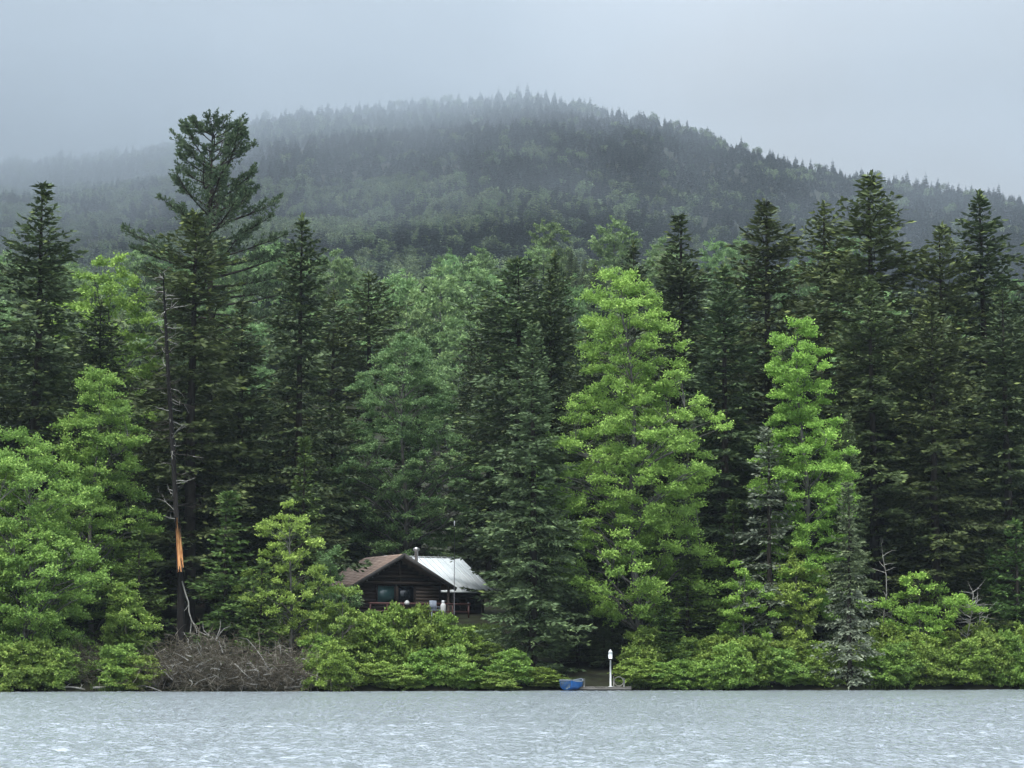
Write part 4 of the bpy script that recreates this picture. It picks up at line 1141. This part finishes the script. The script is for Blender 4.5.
# ------------------------------------------------------------------ brush heaps and driftwood
def brush(px, off, wpx, hpx, n, seed, label):
    rng = np.random.default_rng(seed)
    b = place(px, off); k = b[1] / F_PX; W, Hh = wpx * k / 2, hpx * k
    o = empty('brush_heap', tuple(b)); tag(o, label, 'brush heap', 'heaps of dead brush on the bank')
    g = Geo(); gp = Geo()
    for i in range(n):
        x = rng.normal(0, 0.45) * W; x = np.clip(x, -W, W); y = rng.uniform(-1.6, 1.6)
        hmax = Hh * (1 - (x / W) ** 2 * 0.75) * (1 - 0.35 * abs(y) / 1.6)
        z = rng.uniform(-0.12, 0.85) * hmax + 0.22 * min(0, y)
        th = rng.uniform(0, 6.28); el = rng.normal(0.35, 0.5); L = rng.uniform(0.35, 1.5) * (1.7 if rng.random() < 0.12 else 1)
        d = np.array([math.cos(th) * math.cos(el), math.sin(th) * math.cos(el), math.sin(el)])
        P = [np.array([x, y, z])]
        for s in range(4): P.append(P[-1] + d * L / 4); d = unit(d + rng.normal(0, 0.28, 3) - UP * 0.08)
        big = n > 450 and rng.random() < 0.09
        G = gp if big else g
        G.tube(P, np.linspace(0.038 if big else 0.016, 0.006, 5) * rng.uniform(0.7, 1.3), 3 if not big else 5, val=np.clip(rng.normal(0.42, 0.25), 0, 1), cap=False)
        for s in range(4):
            st = P[rng.integers(1, 5)]; d2 = unit(d + rng.normal(0, 0.8, 3)); l2 = rng.uniform(0.15, 0.5)
            g.tube([st, st + d2 * l2 * 0.5, st + d2 * l2 - UP * 0.04], [0.010, 0.008, 0.004], 3, val=np.clip(rng.normal(0.4, 0.25), 0, 1), cap=False)
    g.build('twigs', M['brush'], o)
    if gp.V: gp.build('dead_branches', M['dead'], o)
brush(206, 1.1, 150, 60, 1250, 81, 'big heap of grey brown dead brush at the foot of the dead snag')
brush(276, 0.8, 130, 46, 850, 82, 'lower heap of grey dead brush right of the biggest brush heap')
brush(158, 1.4, 66, 32, 420, 83, 'small heap of dead brush left of the biggest brush heap')
brush(86, 2.2, 70, 40, 420, 84, 'scattered dead brush on the bank under the left edge trees')
brush(968, 2.6, 60, 34, 260, 85, 'tangle of dead twigs among the right hand shrubs')
rd = np.random.default_rng(91)
for px, rz, L, lab in ((112, 0.5, 2.2, 'bleached driftwood pole lying at the shore under the left edge trees'), (72, -0.25, 1.7, 'short driftwood log at the far left waterline'), (300, 0.2, 1.8, 'driftwood pole in front of the lower brush heap')):
    p = place(px, 0.25)
    g = Geo(); u = np.linspace(-0.5, 0.5, 7)
    g.tube(np.column_stack([u * L, 0.06 * np.sin(u * 7), 0.10 + 0.05 * np.cos(u * 5)]), np.linspace(0.07, 0.03, 7), 7)
    for k in range(4):
        q = np.array([rd.uniform(-0.4, 0.4) * L, 0, 0.12]); g.tube([q, q + np.array([rd.normal(0, .2), rd.normal(0, .2), 0.25])], [0.025, 0.008], 5)
    o = g.build('driftwood', M['dead'], None, True); o.location = (p[0], p[1], max(p[2], 0.02)); o.rotation_euler = (0, 0.05, rz); tag(o, lab, 'driftwood')

# ------------------------------------------------------------------ shrubs along the bank
SHB = []
for q in range(5):
    Hs = 2.2; dome = [(0, 0.95), (0.2, 1.25), (0.45, 1.25), (0.7, 0.95), (0.88, 0.55), (1, 0.15)]
    SHB.append(broadleaf_meshes('shrub_%d' % q, 600 + q, Hs, dome, 66, 100, 0.40, 0.125, 'shrub' if q != 3 else 'green', stems=5, z0=0.03, lobes=0.25, trunk_r=0.07, names=('stems', 'foliage')))
GS = 'shrubs along the bank'
ORD = ['first', 'second', 'third', 'fourth', 'fifth', 'sixth', 'seventh', 'eighth', 'ninth', 'tenth', 'eleventh', 'twelfth', 'thirteenth', 'fourteenth', 'fifteenth', 'sixteenth']
rs = np.random.default_rng(333)
def shrub(px, top, off, wpx, label, q=None):
    b, H, Rr = size_of(px, top, off, wpx)
    q = int(rs.integers(0, 5)) if q is None else q
    s = Rr / 1.2
    put('shrub', SHB[q], b - np.array([0, 0, 0.16]), label, 'shrub', GS, rs.uniform(0, 6.28), (s, s, max(0.25, H / 2.2)))
# front row at the waterline
rowA = [(330, 652), (352, 655), (376, 652), (400, 654), (424, 656), (448, 654), (470, 655), (492, 658), (515, 660), (538, 664), (556, 668)]
for i, (px, top) in enumerate(rowA[::-1]): shrub(px + rs.normal(0, 2), top + rs.normal(-2, 8), 0.45 + rs.uniform(-.35, .9), rs.uniform(36, 54), 'low bright shrub at the waterline, %s to the left of the blue boat' % ORD[i])
rowB = [(638, 660), (656, 652), (680, 648), (704, 646), (728, 648), (752, 646), (776, 648), (800, 650), (822, 654)]
for i, (px, top) in enumerate(rowB): shrub(px + rs.normal(0, 2), top + rs.normal(-2, 8), 0.45 + rs.uniform(-.35, .9), rs.uniform(36, 54), 'low bright shrub at the waterline, %s to the right of the white lamp post' % ORD[i])
rowC = [(878, 652), (900, 650), (922, 646), (944, 648), (966, 644), (988, 642), (1010, 640), (1034, 640), (1058, 642)]
for i, (px, top) in enumerate(rowC): shrub(px + rs.normal(0, 2), top + rs.normal(-2, 8), 0.45 + rs.uniform(-.35, .9), rs.uniform(36, 54), 'low bright shrub at the waterline, %s to the right of the small half dead spruce' % ORD[i])
# upper row on the bank
rowD = [(352, 628), (374, 607), (400, 602), (421, 603), (442, 612), (464, 626), (484, 640)]
for i, (px, top) in enumerate(rowD): shrub(px, top, 6.5 + rs.uniform(-1, 1), rs.uniform(42, 54), 'taller shrub on the slope below the cabin, %s from its left end' % ORD[i])
rowE = [(690, 634), (722, 632), (756, 634), (790, 636), (820, 640)]
for i, (px, top) in enumerate(rowE): shrub(px, top, 4.5 + rs.uniform(-.6, .6), rs.uniform(46, 56), 'taller shrub behind the waterline row, %s from the big maple' % ORD[i])
rowF = [(884, 622), (912, 628), (948, 630), (980, 622), (1016, 618), (1046, 616)]
for i, (px, top) in enumerate(rowF): shrub(px, top, 4.2 + rs.uniform(-.6, .6), rs.uniform(44, 56), 'taller shrub on the right bank, %s from the half dead spruce' % ORD[i])
rowG = [(-30, 640), (4, 640), (34, 636), (62, 644), (118, 640), (140, 652)]
for i, (px, top) in enumerate(rowG): shrub(px, top, 0.9 + rs.uniform(-.4, .6), rs.uniform(42, 54), 'leafy green shrub on the bank left of the brush heaps, %s from the left edge' % ORD[i], 3)
shrub(646, 622, 4.2, 44, 'leafy shrub in front of the trunk of the big bright maple', 3)
shrub(318, 632, 4.0, 46, 'rounded shrub between the brush heaps and the cabin slope', 3)

# grass of the cabin lawn and tufts at the waterline
def grass():
    rng = np.random.default_rng(55); n = 26000
    px = np.concatenate([np.clip(rng.choice([112, 122, 128, 134, 118, 470, 556, 640, 700, 880], n // 8) + rng.normal(0, 9, n // 8), -40, 1070), rng.uniform(440, 500, n - n // 8)])
    off = np.concatenate([rng.uniform(0.2, 1.6, n // 8), rng.uniform(9, 17.5, n - n // 8)])
    D = 130 + off; X = (px - 512) * D / F_PX
    Y = shore(X) + off; X = (px - 512) * Y / F_PX
    Z = ground(X, Y)
    P = np.column_stack([X, Y, Z - 0.02])
    A = unit(np.column_stack([rng.normal(0, 0.35, (n, 2)), np.ones(n)])); S = unit(np.cross(A, rng.normal(0, 1, (n, 3))))
    g = Geo(); blades(g, P, A, S, rng.uniform(0.18, 0.5, n), rng.uniform(0.03, 0.06, n), rng.random(n))
    o = g.build('grass', M['grass']); tag(o, 'long grass on the cabin lawn and along the bank', 'grass', kind='stuff')
grass()
